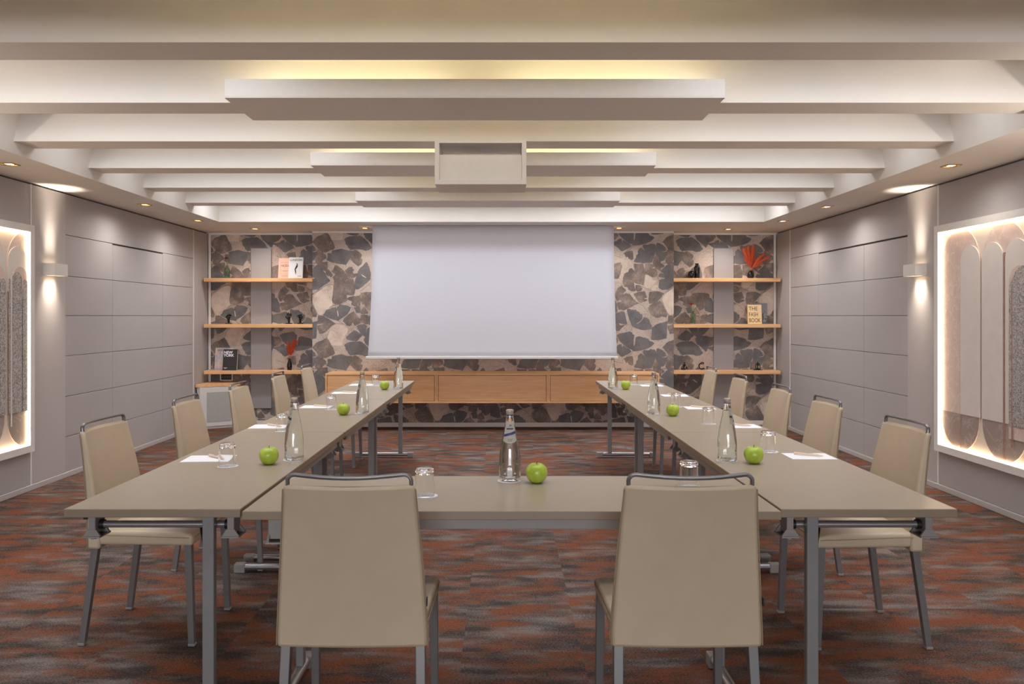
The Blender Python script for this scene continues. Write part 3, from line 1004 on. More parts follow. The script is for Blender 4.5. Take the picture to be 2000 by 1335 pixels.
for y0 in (6.188, 5.90, 5.35, 4.8):
    pc += [('pale_arch', 'pale', arch(y0, y0 + .248, 1.60, 1.955), .011, .018),
           ('granite_panel', 'granite', [(y0 + .006, ZL), (y0 + .242, ZL), (y0 + .242, 1.70), (y0 + .006, 1.70)], .0182, .020),
           ('pale_strip', 'pale', [(y0 + .03, ZL - .1), (y0 + .04, ZL - .1), (y0 + .04, 1.74), (y0 + .03, 1.74)], .0202, .026),
           ('marble_arch', 'pink', arch(y0 + .045, y0 + .248, 1.55, 1.80), .0202, .023),
           ('granite_arch', 'granite', arch(y0 + .046, y0 + .165, ZL, 1.755), .0232, .027),
           ('granite_arch', 'granite', arch(y0 + .178, y0 + .246, ZL, 1.70), .0232, .027)]
wall_art('backlit_wall_art', 'backlit relief of grey granite and pink arches on the left wall', XL, 1, 6.50, 3.95, pc)

# ------------------------------------------------------------------ folding tables
def table_proto(name, label, side):
    """length along y (1.8), width along x (0.6); posts nearer the x = side edge; origin on the floor in the middle"""
    t = thing(name, label, 'table', (0, 0, 0), 0, 'folding conference tables')
    TZ, th = .76, .029
    b = mb(M['edge']); b.box(-.2975, .2975, -.8985, .8985, TZ - th, TZ, .0025, 2)
    b.use(M['top']); b.box(-.295, .295, -.896, .896, TZ - .001, TZ + .0002)
    b.build('tabletop', parent=t)
    for s in (-1, 1):
        b = mb(M['plastic']); b.box(s * .272 - .01, s * .272 + .01, -.77, .77, TZ - th - .034, TZ - th - .0005, .001, 1)
        b.build('side_rail', parent=t)
    px = side * .165
    for s in (-1, 1):
        y = s * .79
        b = mb(M['tube']); b.tube([(-.225, y, .682), (.225, y, .682)], .0125, 12); b.build('crossbar', parent=t)
        b = mb(M['metal']); b.box(px - .02, px + .02, y - .0145 + s * .028, y + .0145 + s * .028, .05, TZ - th - .001, .002, 1); p = b.build('post', parent=t)
        fx0, fx1 = (-.235, .24) if side > 0 else (-.24, .235)
        b = mb(M['tube']); b.tube([(fx0, y + s * .028, .034), (fx1, y + s * .028, .034)], .021, 12, sy=.85); f = b.build('foot', parent=t)
        for fx in (fx0 - .025, fx1 + .025):
            b = mb(M['plastic']); b.box(fx - .03, fx + .03, y + s * .028 - .023, y + s * .028 + .023, .001, .053, .006, 2); b.build('foot_cap', parent=f)
        # folding brackets
        for q in (-1, 1):
            x = q * .24
            b = mb(M['plastic'])
            b.box(x - .012, x + .012, y - .035, y + .035, .655, TZ - th - .001, .002, 1)
            b.prism([(x - .03, .648), (x + .03, .648), (x + .014, .672), (x - .014, .672)], 'y', y - .036, y - .028)
            b.prism([(x - .03, .648), (x + .03, .648), (x + .014, .672), (x - .014, .672)], 'y', y + .028, y + .036)
            b.box(x - .03, x + .03, y - .04, y + .04, .643, .6485)
            b.tube([(x, y - .02, .636), (x, y - .02, .644)], .010, 10); b.tube([(x, y + .02, .636), (x, y + .02, .644)], .010, 10)
            br = b.build('hinge_bracket', parent=t)
            b = mb(M['black']); b.tube([(x - q * .013, y, .682), (x - q * .028, y, .682)], .017, 12); b.build('bushing', parent=br)
        b = mb(M['black']); b.tube([(px + side * -.045, y - s * .02, .66), (px - side * .045, y - s * .21, TZ - th - .004)], .006, 8)
        b.tube([(px - side * .045, y - s * .02, .66), (px - side * .02, y + s * .018, .60)], .006, 8); b.build('folding_stay', parent=t)
    return t


YT = [2.709 + .9 + 1.8 * k for k in range(3)]
TLX, TRX = -1.181, 1.237
tl = table_proto('folding_table', 'nearest beige folding table of the left row', 1); tl.location = (TLX, YT[0], 0)
dup(tl, (TLX, YT[1], 0), 0, 'middle beige folding table of the left row')
dup(tl, (TLX, YT[2], 0), 0, 'farthest beige folding table of the left row, before the sideboard')
tr = table_proto('folding_table', 'nearest beige folding table of the right row', -1); tr.location = (TRX, YT[0], 0)
dup(tr, (TRX, YT[1], 0), 0, 'middle beige folding table of the right row')
dup(tr, (TRX, YT[2], 0), 0, 'farthest beige folding table of the right row, before the sideboard')
# head table: rotate so its length runs along X; posts nearer the far edge
dup(tl, (.0315, 2.976, 0), R(90), 'beige folding table across the front between both rows')


# ------------------------------------------------------------------ chairs
def chair_proto():
    t = thing('conference_chair', '', 'chair', (0, 0, 0), 0, 'beige leather conference chairs')
    def prof(z):
        f = (z - .413) / .5
        yr = -.222 - .052 * max(0, f) ** 1.7
        th = .058 - .034 * f
        w = .2275 - .0325 * max(0, (f - .05) / .95) ** 1.15
        return yr, th, w
    b = mb(M['leather'])
    NZ, NX = 14, 10
    rows = []
    for j in range(NZ + 1):
        z = .413 + .5 * j / NZ
        yr, th, w = prof(z)
        ring = []
        for i in range(NX + 1):
            u = -1 + 2 * i / NX; bow = .03 * (1 - u * u) * (.35 + .65 * j / NZ)
            ring.append((u * w, yr - bow + .0 , z))
        front = []
        for i in range(NX, -1, -1):
            u = -1 + 2 * i / NX; bow = .03 * (1 - u * u) * (.35 + .65 * j / NZ)
            front.append((u * w, yr + th - bow, z))
        rows.append([b.bm.verts.new(p) for p in ring + front])
    n = len(rows[0])
    for j in range(NZ):
        for k in range(n):
            b.face([rows[j][k], rows[j][(k + 1) % n], rows[j + 1][(k + 1) % n], rows[j + 1][k]], True)
    m = NX + 1
    for row, fl in ((rows[0], 1), (rows[-1], 0)):
        for i in range(NX):
            vs = [row[i], row[i + 1], row[n - 2 - i], row[n - 1 - i]]
            b.face(vs[::-1] if fl else vs, True)
    o = b.build('backrest', parent=t, bevel=.011)
    # edge piping down both sides of the back
    for s in (-1, 1):
        b = mb(M['seam'])
        b.tube([(s * (prof(.42 + .048 * k)[2] + .0002), prof(.42 + .048 * k)[0] + .003, .42 + .048 * k) for k in range(11)], .0022, 6)
        b.build('seam', parent=o)
    b = mb(M['black']); b.box(.2245, .2275, -.236, -.218, .542, .566); b.build('tag', parent=o)
    # seat
    b = mb(M['leather'])
    NX, NY = 8, 8
    def seat(u, v):
        x = u * (.222 + .006 * v); y = .012 + v * .222
        z = .49 + .006 * (1 - u * u) * (1 - v * v) - .012 * max(0, v - .7) / .3
        return x, y, z
    top = [[b.bm.verts.new(seat(-1 + 2 * i / NX, -1 + 2 * j / NY)) for i in range(NX + 1)] for j in range(NY + 1)]
    bot = [[b.bm.verts.new((seat(-1 + 2 * i / NX, -1 + 2 * j / NY)[0], seat(0, -1 + 2 * j / NY)[1], .43)) for i in range(NX + 1)] for j in range(NY + 1)]
    for j in range(NY):
        for i in range(NX):
            b.face([top[j][i], top[j][i + 1], top[j + 1][i + 1], top[j + 1][i]], True)
            b.face([bot[j][i], bot[j + 1][i], bot[j + 1][i + 1], bot[j][i + 1]], True)
    for j in range(NY):
        b.face([top[j][0], top[j + 1][0], bot[j + 1][0], bot[j][0]], True); b.face([top[j][NX], bot[j][NX], bot[j + 1][NX], top[j + 1][NX]], True)
    for i in range(NX):
        b.face([top[0][i], bot[0][i], bot[0][i + 1], top[0][i + 1]], True); b.face([top[NY][i], top[NY][i + 1], bot[NY][i + 1], bot[NY][i]], True)
    o = b.build('seat', parent=t, bevel=.013)
    o.modifiers['bevel'].segments = 4
    b = mb(M['seam'])
    b.tube([(-.2235, -.19, .474), (-.2295, .215, .465), (-.21, .2348, .464), (.21, .2348, .464), (.2295, .215, .465), (.2235, -.19, .474)], .0016, 6); b.build('seam', parent=o)
    # legs
    for s in (-1, 1):
        for f in (-1, 1):
            b = mb(M['chair_metal'])
            if f < 0: b.sqtube((s * .212, -.247, .012), (s * .203, -.19, .44), .026, .03)
            else: b.sqtube((s * .212, .226, .012), (s * .208, .21, .435), .026, .03)
            l = b.build('leg', parent=t, bevel=.002)
            b = mb(M['plastic']); y = -.2485 if f < 0 else .2265
            b.box(s * .212 - .0145, s * .212 + .0145, y - .0145, y + .0145, .001, .013, .002, 1); b.build('glide', parent=l)
    # grab bar
    b = mb(M['handle'])
    yr, th, w = prof(.913); pts = []
    x = w - .012
    pts.append((-x, yr + .012, .895))
    pts += [(-x, yr + .010, .925)]
    for k in range(1, 5):
        a = PI / 2 * k / 4; pts.append((-x + .022 * (1 - math.cos(a)), yr + .009, .925 + .017 * math.sin(a)))
    for k in range(1, 8):
        u = -1 + 2 * k / 8; pts.append((u * (x - .022), yr + .009 - .03 * (1 - u * u), .943 - .006 * (1 - u * u)))
    for k in range(4, -1, -1):
        a = PI / 2 * k / 4; pts.append((x - .022 * (1 - math.cos(a)), yr + .009, .925 + .017 * math.sin(a)))
    pts.append((x, yr + .012, .895))
    b.tube(pts, .0085, 10, sx=.75)
    b.build('grab_bar', parent=t)
    return t


CH = chair_proto()
LC = [(-1.55, 3.66), (-1.57, 4.67), (-1.575, 5.61), (-1.59, 6.66), (-1.61, 7.69)]
RC = [(1.555, 3.62), (1.59, 4.59), (1.61, 5.41), (1.62, 6.38), (1.645, 7.35)]
ordn = ('nearest', 'second nearest', 'middle', 'second farthest', 'farthest')
CH['label'] = 'beige leather chair seen from behind, left of the bottle on the front table'
CH.location = (-.452, 2.642, 0)
dup(CH, (.556, 2.642, 0), R(0), 'beige leather chair seen from behind, right of the bottle on the front table')
for i, (x, y) in enumerate(LC):
    dup(CH, (x, y, 0), R(-90) + R((-1, 1, 1, 2, 1)[i]), '%s beige leather chair along the outer side of the left table row' % ordn[i])
for i, (x, y) in enumerate(RC):
    dup(CH, (x, y, 0), R(90) - R((-1, 0, 2, 2, 2)[i]), '%s beige leather chair along the outer side of the right table row' % ordn[i])

# ------------------------------------------------------------------ table-top items
TZ = .7603
BP = [(.0, .004), (.030, .0005), (.0405, .003), (.0425, .010), (.0425, .050), (.0432, .060), (.0425, .066), (.041, .095), (.037, .130), (.030, .170),
      (.0225, .205), (.0165, .235), (.0145, .250), (.0140, .258)]


def brad(z):
    for (r0, z0), (r1, z1) in zip(BP[1:], BP[2:]):
        if z0 <= z <= z1: return r0 + (r1 - r0) * (z - z0) / (z1 - z0)
    return .0145


def bottle_proto():
    t = thing('water_bottle', '', 'bottle', (0, 0, 0), 0, 'glass water bottles')
    b = mb(M['bglass'])
    b.lathe(BP + [(.0125, .258), (.0128, .250)], 28)
    inn = [(.0128, .250), (.0148, .235), (.0207, .205), (.0282, .170), (.0350, .130), (.0390, .095), (.0402, .060), (.0402, .020), (.0375, .013), (.02, .012), (0, .014)]
    b.lathe(inn, 28)
    bmesh.ops.remove_doubles(b.bm, verts=b.bm.verts[:], dist=1e-5)
    g = b.build('glass_body', parent=t)
    b = mb(M['water'])
    wt = [(0, .0138), (.02, .0118), (.0377, .0128), (.0404, .02), (.0404, .060), (.0392, .095), (.0352, .130), (.0284, .170), (.0209, .205), (.0165, .226), (0, .226)]
    b.lathe(wt, 28); b.build('water', parent=t)
    b = mb(M['cap'])
    b.lathe([(0, .280), (.0125, .280), (.0150, .2775), (.0155, .274), (.0155, .268), (.0143, .266), (.0143, .2605), (0, .2605)], 24)
    c = b.build('cap', parent=t)
    b = mb(M['capring']); b.lathe([(.0142, .2605), (.0165, .260), (.0165, .2575), (.0146, .257)], 24); b.build('cap_ring', parent=c)
    # shoulder label wrapped round the front, with a slanted blue band
    def wrap(zlo, zhi, a0, a1, mat, name, par, off, slant=0, n=16, m=6):
        b = mb(mat); g = []
        for j in range(m + 1):
            row = []
            for i in range(n + 1):
                a = a0 + (a1 - a0) * i / n; u = i / n
                lo = zlo(u) if callable(zlo) else zlo; hi = zhi(u) if callable(zhi) else zhi
                z = lo + (hi - lo) * j / m; r = brad(z) + off
                row.append(b.bm.verts.new((r * math.cos(a), r * math.sin(a), z)))
            g.append(row)
        for j in range(m):
            for i in range(n): b.face([g[j][i], g[j][i + 1], g[j + 1][i + 1], g[j + 1][i]], True)
        return b.build(name, parent=par, recalc=False)
    F = -PI / 2
    lb = wrap(lambda u: .150 + .010 * (2 * u - 1) ** 2, .236, F - .95, F + .95, M['label'], 'label', t, .0006)
    wrap(lambda u: .174 + .014 * u, lambda u: .184 + .014 * u, F - .95, F + .95, M['labelblue'], 'blue_band', lb, .0010)
    wrap(.234, .244, F - .55, F + .55, M['labelgold'], 'neck_seal', t, .0008)
    for k, (z, hw) in enumerate(((.204, .6), (.166, .35), (.162, .3), (.158, .25))):
        wrap(z, z + (.004 if k == 0 else .0016), F - hw, F + hw, M['ink'] if k == 0 else M['seam'], 'print_line', lb, .0010, n=10, m=1)
    b = mb(M['ink'])
    r = brad(.219) + .0012
    b.tube([(-.003, -r, .2125), (.001, -r, .2185), (.005, -r, .2225)], .0007, 6); b.tube([(-.002, -r, .2225), (.001, -r, .2185), (.007, -r, .2185)], .0006, 6)
    b.build('bird_mark', parent=lb)
    return t


BT = bottle_proto()
BT.location = (.03, 3.185, TZ + .0008); BT['label'] = 'water bottle with blue-banded label on the front table beside an apple'
BOT = [(-.943, 3.645, R(-98), 'nearest water bottle on the left table row'), (-.935, 5.37, R(-105), 'middle water bottle on the left table row'),
       (-.929, 7.19, R(-95), 'farthest water bottle on the left table row'), (1.012, 3.62, R(100), 'nearest water bottle on the right table row'),
       (1.004, 5.33, R(108), 'middle water bottle on the right table row'), (.99, 7.2, R(96), 'farthest water bottle on the right table row')]
for x, y, a, lab in BOT: dup(BT, (x, y, TZ + .0008), a, lab)

# coaster (printed paper disc) and tumbler
def coaster(x, y, lab, rz=0, printed=True, r=.0435):
    t = thing('paper_coaster', lab, 'coaster', (x, y, TZ - .0001), rz, 'white paper coasters')
    b = mb(M['paper']); b.lathe([(0, 0), (r, 0), (r, .0008), (0, .0008)], 28); b.build('disc', parent=t)
    if printed:
        b = mb(M['ink'])
        for x0, w in ((-.0125, .0045), (-.0045, .0035), (.0005, .0035), (.0085, .0045)):
            b.box(x0, x0 + w * .3, -.006, .004, .0008, .0010); b.box(x0, x0 + w, -.006, -.003, .0008, .0010); b.box(x0 + w * .72, x0 + w, -.003, .002, .0008, .0010)
        b.build('printed_mark', parent=t)
    return t


def glass_proto():
    t = thing('tumbler', '', 'glass', (0, 0, 0), 0, 'upturned water glasses')
    b = mb(M['glass'])
    b.lathe([(.0355, 0), (.0352, .03), (.0345, .085), (.0335, .094), (.029, .098), (.012, .0985), (0, .0965)], 28)
    b.lathe([(.0355, 0), (.0335, .0005), (.0330, .03), (.0318, .078), (.027, .0825), (0, .0815)], 28)
    bmesh.ops.remove_doubles(b.bm, verts=b.bm.verts[:], dist=1e-5)
    b.build('glass_body', parent=t)
    return t


GL = [(-.281, 2.915, 'upturned glass on the front table beside the left chair'), (.711, 3.065, 'upturned glass on the front table behind the right chair bar'),
      (-1.194, 3.49, 'nearest upturned glass on the left table row'), (-1.245, 4.555, 'second upturned glass on the left table row'),
      (-1.193, 5.61, 'third upturned glass on the left table row'), (-1.183, 7.51, 'farthest upturned glass on the left table row'),
      (1.277, 3.865, 'nearest upturned glass on the right table row'), (1.244, 4.86, 'second upturned glass on the right table row'),
      (1.244, 5.77, 'third upturned glass on the right table row'), (1.245, 7.62, 'farthest upturned glass on the right table row')]
G0 = None
for i, (x, y, lab) in enumerate(GL):
    if G0 is None:
        G0 = glass_proto(); G0.location = (x, y, TZ + .0011); G0['label'] = lab
    else: dup(G0, (x, y, TZ + .0011), R(37 * i), lab)
    coaster(x + .004, y - .003, 'white paper coaster under the ' + lab, 0, True)
coaster(.027, 3.18, 'white paper coaster under the water bottle on the front table', 0, False, .046)
for (x, y, a, lab) in BOT:
    coaster(x - .003, y - .003, 'white paper coaster under the ' + lab, 0, False, .046)


def apple_proto():
    t = thing('green_apple', '', 'apple', (0, 0, 0), 0, 'green apples')
    b = mb(M['apple'])
    prof = []
    N = 22
    for k in range(N + 1):
        a = -PI / 2 + PI * k / N
        c, s_ = math.cos(a), math.sin(a)
        r = .0425 * (c ** .85 if c > 0 else 0) * (1 + .07 * s_)
        z = .039 + .040 * s_
        if s_ > 0: z -= .014 * max(0, 1 - r / .022) ** 1.5
        else: z += .010 * max(0, 1 - r / .016) ** 1.5
        prof.append((max(0, r) if 0 < k < N else 0, z))
    b.lathe(prof, 28)
    for v in b.bm.verts:
        a = math.atan2(v.co.y, v.co.x); f = 1 + .018 * math.cos(5 * a + .4) * (1 - v.co.z / .12) + .02 * math.cos(a)
        v.co.x *= f; v.co.y *= f
    zmin = min(v.co.z for v in b.bm.verts)
    for v in b.bm.verts: v.co.z -= zmin
    b.build('flesh', parent=t)
    b = mb(M['stem']); b.tube([(0, 0, .055), (.001, 0, .070), (.003, .001, .082)], .0016, 6); b.build('stem', parent=t)
    return t


AP = apple_proto(); AP.location = (.133, 3.14, TZ); AP['label'] = 'green apple beside the bottle on the front table'
for i, (x, y, lab) in enumerate([(-1.024, 3.53, 'nearest green apple on the left table row'), (-1.044, 5.29, 'middle green apple on the left table row'),
                  (-1.04, 7.11, 'farthest green apple on the left table row'), (1.11, 3.55, 'nearest green apple on the right table row'),
                  (1.11, 5.24, 'middle green apple on the right table row'), (1.094, 7.13, 'farthest green apple on the right table row')]):
    dup(AP, (x, y, TZ), R(50 + 61 * i), lab)

# note paper and pens
PADS = [(-1.335, 3.665, .21, .165, 4, 1, 'nearest'), (-1.37, 4.73, .21, .165, 2, 1, 'second'), (-1.33, 5.76, .21, .17, 1, 1, 'middle'), (-1.33, 6.81, .21, .17, 1, 1, 'fourth'), (-1.33, 7.6, .21, .18, 0, 1, 'farthest'),
        (1.42, 3.725, .205, .16, -1, -1, 'nearest'), (1.405, 4.745, .21, .165, 0, -1, 'second'), (1.395, 5.69, .2, .165, 0, -1, 'middle'), (1.41, 6.58, .205, .17, 0, -1, 'fourth'), (1.395, 7.525, .2, .18, 0, -1, 'farthest')]
P0_ = None
for i, (x, y, w, d, a, s, nm) in enumerate(PADS):
    sd = 'left' if s > 0 else 'right'
    b = mb(M['paper']); b.box(-w / 2, w / 2, -d / 2, d / 2, 0, .002, .0003, 1)
    o = b.build('note_paper'); o.location = (x, y, TZ); o.rotation_euler = (0, 0, R(a))
    tag(o, '%s white note paper on the %s table row' % (nm, sd), 'paper', 'white note papers')
    if P0_ is None:
        P0_ = thing('pen', '', 'pen', (0, 0, 0), 0, 'card pens on the papers')
        b = mb(M['card']); b.tube([(-.066, 0, .0072), (-.064, 0, .0072), (.045, 0, .0072), (.058, 0, .0064), (.066, 0, .006)], .005, 10, radii=[.004, .0052, .0052, .003, .001]); b.build('barrel', parent=P0_)
        b = mb(M['card']); b.box(-.064, -.025, -.0014, .0014, .012, .0138); b.build('clip', parent=P0_)
        b = mb(M['ink']); b.box(-.012, .02, -.0008, .0008, .0122, .0126); b.build('printed_mark', parent=P0_)
        q = P0_
    else:
        q = dup(P0_, (0, 0, 0), 0, '')
    q['label'] = 'pale card pen lying on the %s note paper of the %s table row' % (nm, sd)
    q.location = (x + (.03 if s > 0 else 0), y + .004, TZ + .002); q.rotation_euler = (0, 0, R(-42 + 6 * i) if s > 0 else R(-18 - 3 * i))

# ------------------------------------------------------------------ things on the niche shelves
def sx(px, y=10.3): return (px - 981) * y / 1571
def shz(r, side): return SH[r] + .0005


def book(x0, x1, z, h, y, mat, label, th=.028, lean=8):
    """upright book leaning back against the wall, cover facing -Y"""
    t = thing('book', label, 'book', ((x0 + x1) / 2, y, z + .001), 0, 'books on the niche shelves')
    t.rotation_euler = (R(-lean), 0, 0)
    w = (x1 - x0) / 2
    b = mb(M[mat]); b.box(-w, w, 0, .003, 0, h); b.box(-w, w, th - .003, th, 0, h); b.box(-w, -w + .003, .003, th - .003, 0, h); b.build('cover', parent=t)
    b = mb(M['pages']); b.box(-w + .003, w - .003, .003, th - .003, .003, h - .004); b.build('pages', parent=t)
    return t, w


RX = (R(90), 0, 0)
z = shz(0, 0)
t, w = book(sx(541.5), sx(566), z, .268, 10.33, 'bkpink', 'pink book titled MILAN on the top left shelf', lean=10)
b = mb(M['ink'])
for x0, x1, z0, z1 in ((-.055, .079, .208, .2095), (-.055, -.0535, .06, .2095), (-.055, .079, .06, .0615)): b.box(x0, x1, -.0008, 0, z0, z1)
b.build('cover_frame', parent=t)
text('MILAN', .038, (-.048, -.0006, .152), RX, M['ink'], t, sx=.92)
b = mb(M['ink'])
for zz, a, c in ((.18, -.01, .03), (.10, -.04, .06), (.088, -.02, .03), (.032, -.04, .05)): b.box(a, c, -.0006, 0, zz, zz + .003)
b.build('small_print', parent=t)
t, w = book(sx(564.5), sx(591.8), z, .272, 10.26, 'bkwhite', 'white book titled LONDON on the top left shelf', th=.03, lean=10)
text('LONDON', .036, (0, -.0006, .225), RX, M['ink'], t, align='CENTER', sx=1.0, bold=.0006)
b = mb(M['ink'])
b.tube([(.004, -.001, .052), (.0, -.001, .09), (-.006, -.001, .115), (.006, -.001, .135), (.014, -.001, .155), (.022, -.001, .175)], .006, 8, radii=[.003, .008, .008, .011, .012, .006], sy=.05, sx=1)
b.tube([(.014, -.001, .178), (.018, -.001, .192)], .007, 8, sy=.05)
b.box(.03, .075, -.0006, 0, .026, .029); b.box(.036, .075, -.0006, 0, .020, .022); b.box(-.075, -.01, -.0006, 0, .213, .2145)
b.build('cover_figure', parent=t)

z = shz(2, 0)
t, w = book(sx(417), sx(451), z, .285, 10.33, 'holo', 'shiny holographic book beside the black one on the lowest left shelf', lean=9)
for i, ln in enumerate(('RE', 'FL', 'TI')): text(ln, .062, (-.082, -.0006, .158 - .053 * i), RX, M['silverink'], t)
b = mb(M['ink'])
for zz in (.262, .252, .242): b.box(-.085, -.02, -.0006, 0, zz, zz + .004)
b.build('small_print', parent=t)
t, w = book(sx(437), sx(464.5), z, .268, 10.25, 'bkblack', 'black book titled NEW YORK on the lowest left shelf', th=.035, lean=9)
text('NEW\nYORK', .048, (-.083, -.0006, .213), RX, M['paper'], t, bold=.0012, spacing=.8)
b = mb(M['silverink']); b.box(-.075, -.03, -.0006, 0, .028, .033); b.box(-.062, -.048, -.0006, 0, .02, .0235); b.build('small_print', parent=t)

z = shz(1, 1)
t, w = book(sx(1459.5), sx(1485.8), z, .246, 10.25, 'bkcream', 'cream book titled THE FASHION BOOK on the middle right shelf', th=.04, lean=6)
for i, ln in enumerate(('THE', 'FASH', 'BOOK')):
    text(ln, .073, (-.078, -.0006, .172 - .075 * i), RX, M['ink'], t, sx=.86 if i == 0 else .70)
t = thing('acrylic_stand', 'grey see-through holder with a clear figure behind the cream book', 'display stand', (sx(1488), 10.36, z), 0)
b = mb(M['bkgrey']); b.box(-.09, .09, 0, .008, .003, .265, .003, 2); b.box(-.09, .09, -.06, .0, .001, .007, .002, 1); b.build('plate', parent=t)
b = mb(M['glass'])
for cx, cz, rr in ((.045, .04, .03), (.052, .085, .022), (.043, .12, .026), (.05, .155, .014)): b.lathe([(0, cz - rr), (rr * .7, cz - rr * .7), (rr, cz), (rr * .7, cz + rr * .7), (0, cz + rr)], 10, (cx, -.03, 0))
b.build('clear_figure', parent=t)


def flower_vase(x, z, lab1, lab2, lean):
    t = thing('bottle_vase', lab1, 'vase', (x, 10.31, z), 0, 'green glass bottle vases')
    b = mb(M['gglass'])
    pr = [(0, .001), (.030, .001), (.034, .006)]
    for k in range(8): pr += [(.034, .014 + .012 * k), (.0325, .018 + .012 * k)]
    pr += [(.034, .112), (.028, .128), (.014, .142), (.012, .158), (.014, .166)]
    b.lathe(pr + [(.0115, .166), (.0105, .145), (.025, .126), (.031, .110), (.031, .008), (0, .006)], 20); b.build('glass_body', parent=t)
    f = thing('flower_stem', lab2, 'flower', (x, 10.31, z + .009), 0, 'single red flowers in vases')
    hx = lean * .02
    b = mb(M['green'])
    b.tube([(0, 0, .001), (0, 0, .15), (hx * .5, 0, .2), (hx, 0, .245)], .0028, 6)
    b.tube([(.003, .002, .004), (.004, 0, .15), (-lean * .02, 0, .25), (-lean * .045, 0, .31)], .0016, 5)
    b.tube([(-.003, .002, .004), (.002, 0, .15), (-lean * .01, 0, .24), (-lean * .022, 0, .33)], .0014, 5)
    b.build('stalk', parent=f)
    b = mb(M['red'])
    for ring, (rr, zz, n) in enumerate(((.030, .246, 11), (.022, .254, 9), (.013, .260, 6))):
        for k in range(n):
            a = 2 * PI * k / n + ring * .3
            c = Vector((hx + rr * .55 * math.cos(a), rr * .55 * math.sin(a), zz))
            bb = bmesh.new(); bmesh.ops.create_icosphere(bb, subdivisions=1, radius=1)
            mt = Matrix.Translation(c) @ Matrix.Rotation(a, 4, 'Z') @ Matrix.Rotation(R(-20), 4, 'Y') @ Matrix.Diagonal((rr * .55, rr * .32, .006, 1))
            b.merge(bb, mt)
    b.build('blossom', parent=f)
    b = mb(M['rust'])
    for p in ((-lean * .045, .31), (-lean * .022, .33)): b.tube([(p[0], 0, p[1]), (p[0] - lean * .004, 0, p[1] + .012), (p[0] - lean * .006, 0, p[1] + .026)], .003, 6, radii=[.0015, .0035, .001])
    b.build('dry_tip', parent=f)


flower_vase(sx(443), shz(0, 0), 'green glass bottle vase on the top left shelf', 'dark red flower in the vase on the top left shelf', -.5)
flower_vase(sx(1354), shz(1, 1), 'green glass bottle vase on the middle right shelf', 'bright red flower in the vase on the middle right shelf', -1.0)


def pampas(x, z, prof, label, plabel, stems, top):
    o = mb(M['blackgloss']); o.lathe(prof, 24)
    o = o.build('black_vase'); o.location = (x, 10.31, z)
    tag(o, label, 'vase', 'black ceramic vases')
    t = thing('dried_pampas', plabel, 'dried grass', (x, 10.31, z + max(q[1] for q in prof) - .003), 0, 'orange pampas bunches')
    rnd = random.Random(int(abs(x) * 100))
    for (dx, dz, w) in stems:
        b = mb(M['pampas'])
        pts = [Vector((dx * .02, 0, .0)), Vector((dx * .06, 0, .02)), Vector((dx * .4, -.006, .03 + (dz - top) * .45)), Vector((dx, -.012, dz - top + .03))]
        b.tube(pts, .0016, 5)
        for k in range(640):
            f = .12 + .88 * (k / 640)
            a = pts[1].lerp(pts[2], min(1, f * 2)) if f < .5 else pts[2].lerp(pts[3], (f - .5) * 2)
            d = (pts[3] - pts[1]).normalized()
            ph = rnd.uniform(0, 2 * PI); side = d.orthogonal().normalized(); side = Matrix.Rotation(ph, 3, d) @ side
            ln = w * (2.3 - 1.2 * f) * rnd.uniform(.7, 1.2)
            tip = a + d * ln * 1.2 + side * ln * .75 * rnd.uniform(.3, 1.1)
            wd = d.cross(side).normalized() * .0018
            b.face([b.bm.verts.new(a - wd), b.bm.verts.new(a + wd), b.bm.verts.new(tip)])
        b.build('plume', parent=t, recalc=False)


VT = [(0, .001), (.024, .001), (.030, .012), (.033, .04), (.031, .07), (.022, .10), (.013, .125), (.012, .138), (.013, .141), (.010, .141), (.009, .12), (.02, .09), (.02, .012), (0, .01)]
pampas(sx(565), shz(2, 0), [(r * 1.0, z_ * 1.05) for r, z_ in VT], 'slender black vase on the lowest left shelf', 'small orange pampas bunch on the lowest left shelf',
       [(-.02, .29, .028), (.05, .32, .032), (.09, .31, .032)], .13)
VT2 = [(0, .001), (.034, .001), (.040, .012), (.042, .035), (.038, .06), (.025, .085), (.015, .096), (.013, .1), (.010, .1), (.012, .09), (.03, .06), (.03, .012), (0, .01)]
pampas(sx(1466.5), shz(0, 1), VT2, 'squat black vase on the top right shelf', 'large spread orange pampas bunch on the top right shelf',
       [(-.08, .30, .05), (-.03, .335, .05), (.03, .33, .05), (.15, .25, .038), (.21, .22, .034)], .09)
o = mb(M['blackgloss']); o.lathe([(0, .001), (.02, .001), (.038, .014), (.045, .04), (.042, .066), (.028, .086), (.012, .095), (.007, .097), (.0, .094)], 24)
o = o.build('black_vase'); o.location = (sx(1350), 10.29, shz(0, 1)); tag(o, 'round black ball vase on the top right shelf', 'vase', 'black ceramic vases')
o = mb(M['blackgloss']); o.lathe([(0, .001), (.034, .001), (.037, .005), (.037, .135), (.033, .148), (.020, .158), (.0195, .186), (.0215, .188), (.0215, .194), (.017, .194), (.016, .16), (0, .15)], 24)
o = o.build('black_vase'); o.location = (sx(1362.5), 10.34, shz(0, 1)); tag(o, 'tall black bottle vase on the top right shelf', 'vase', 'black ceramic vases')


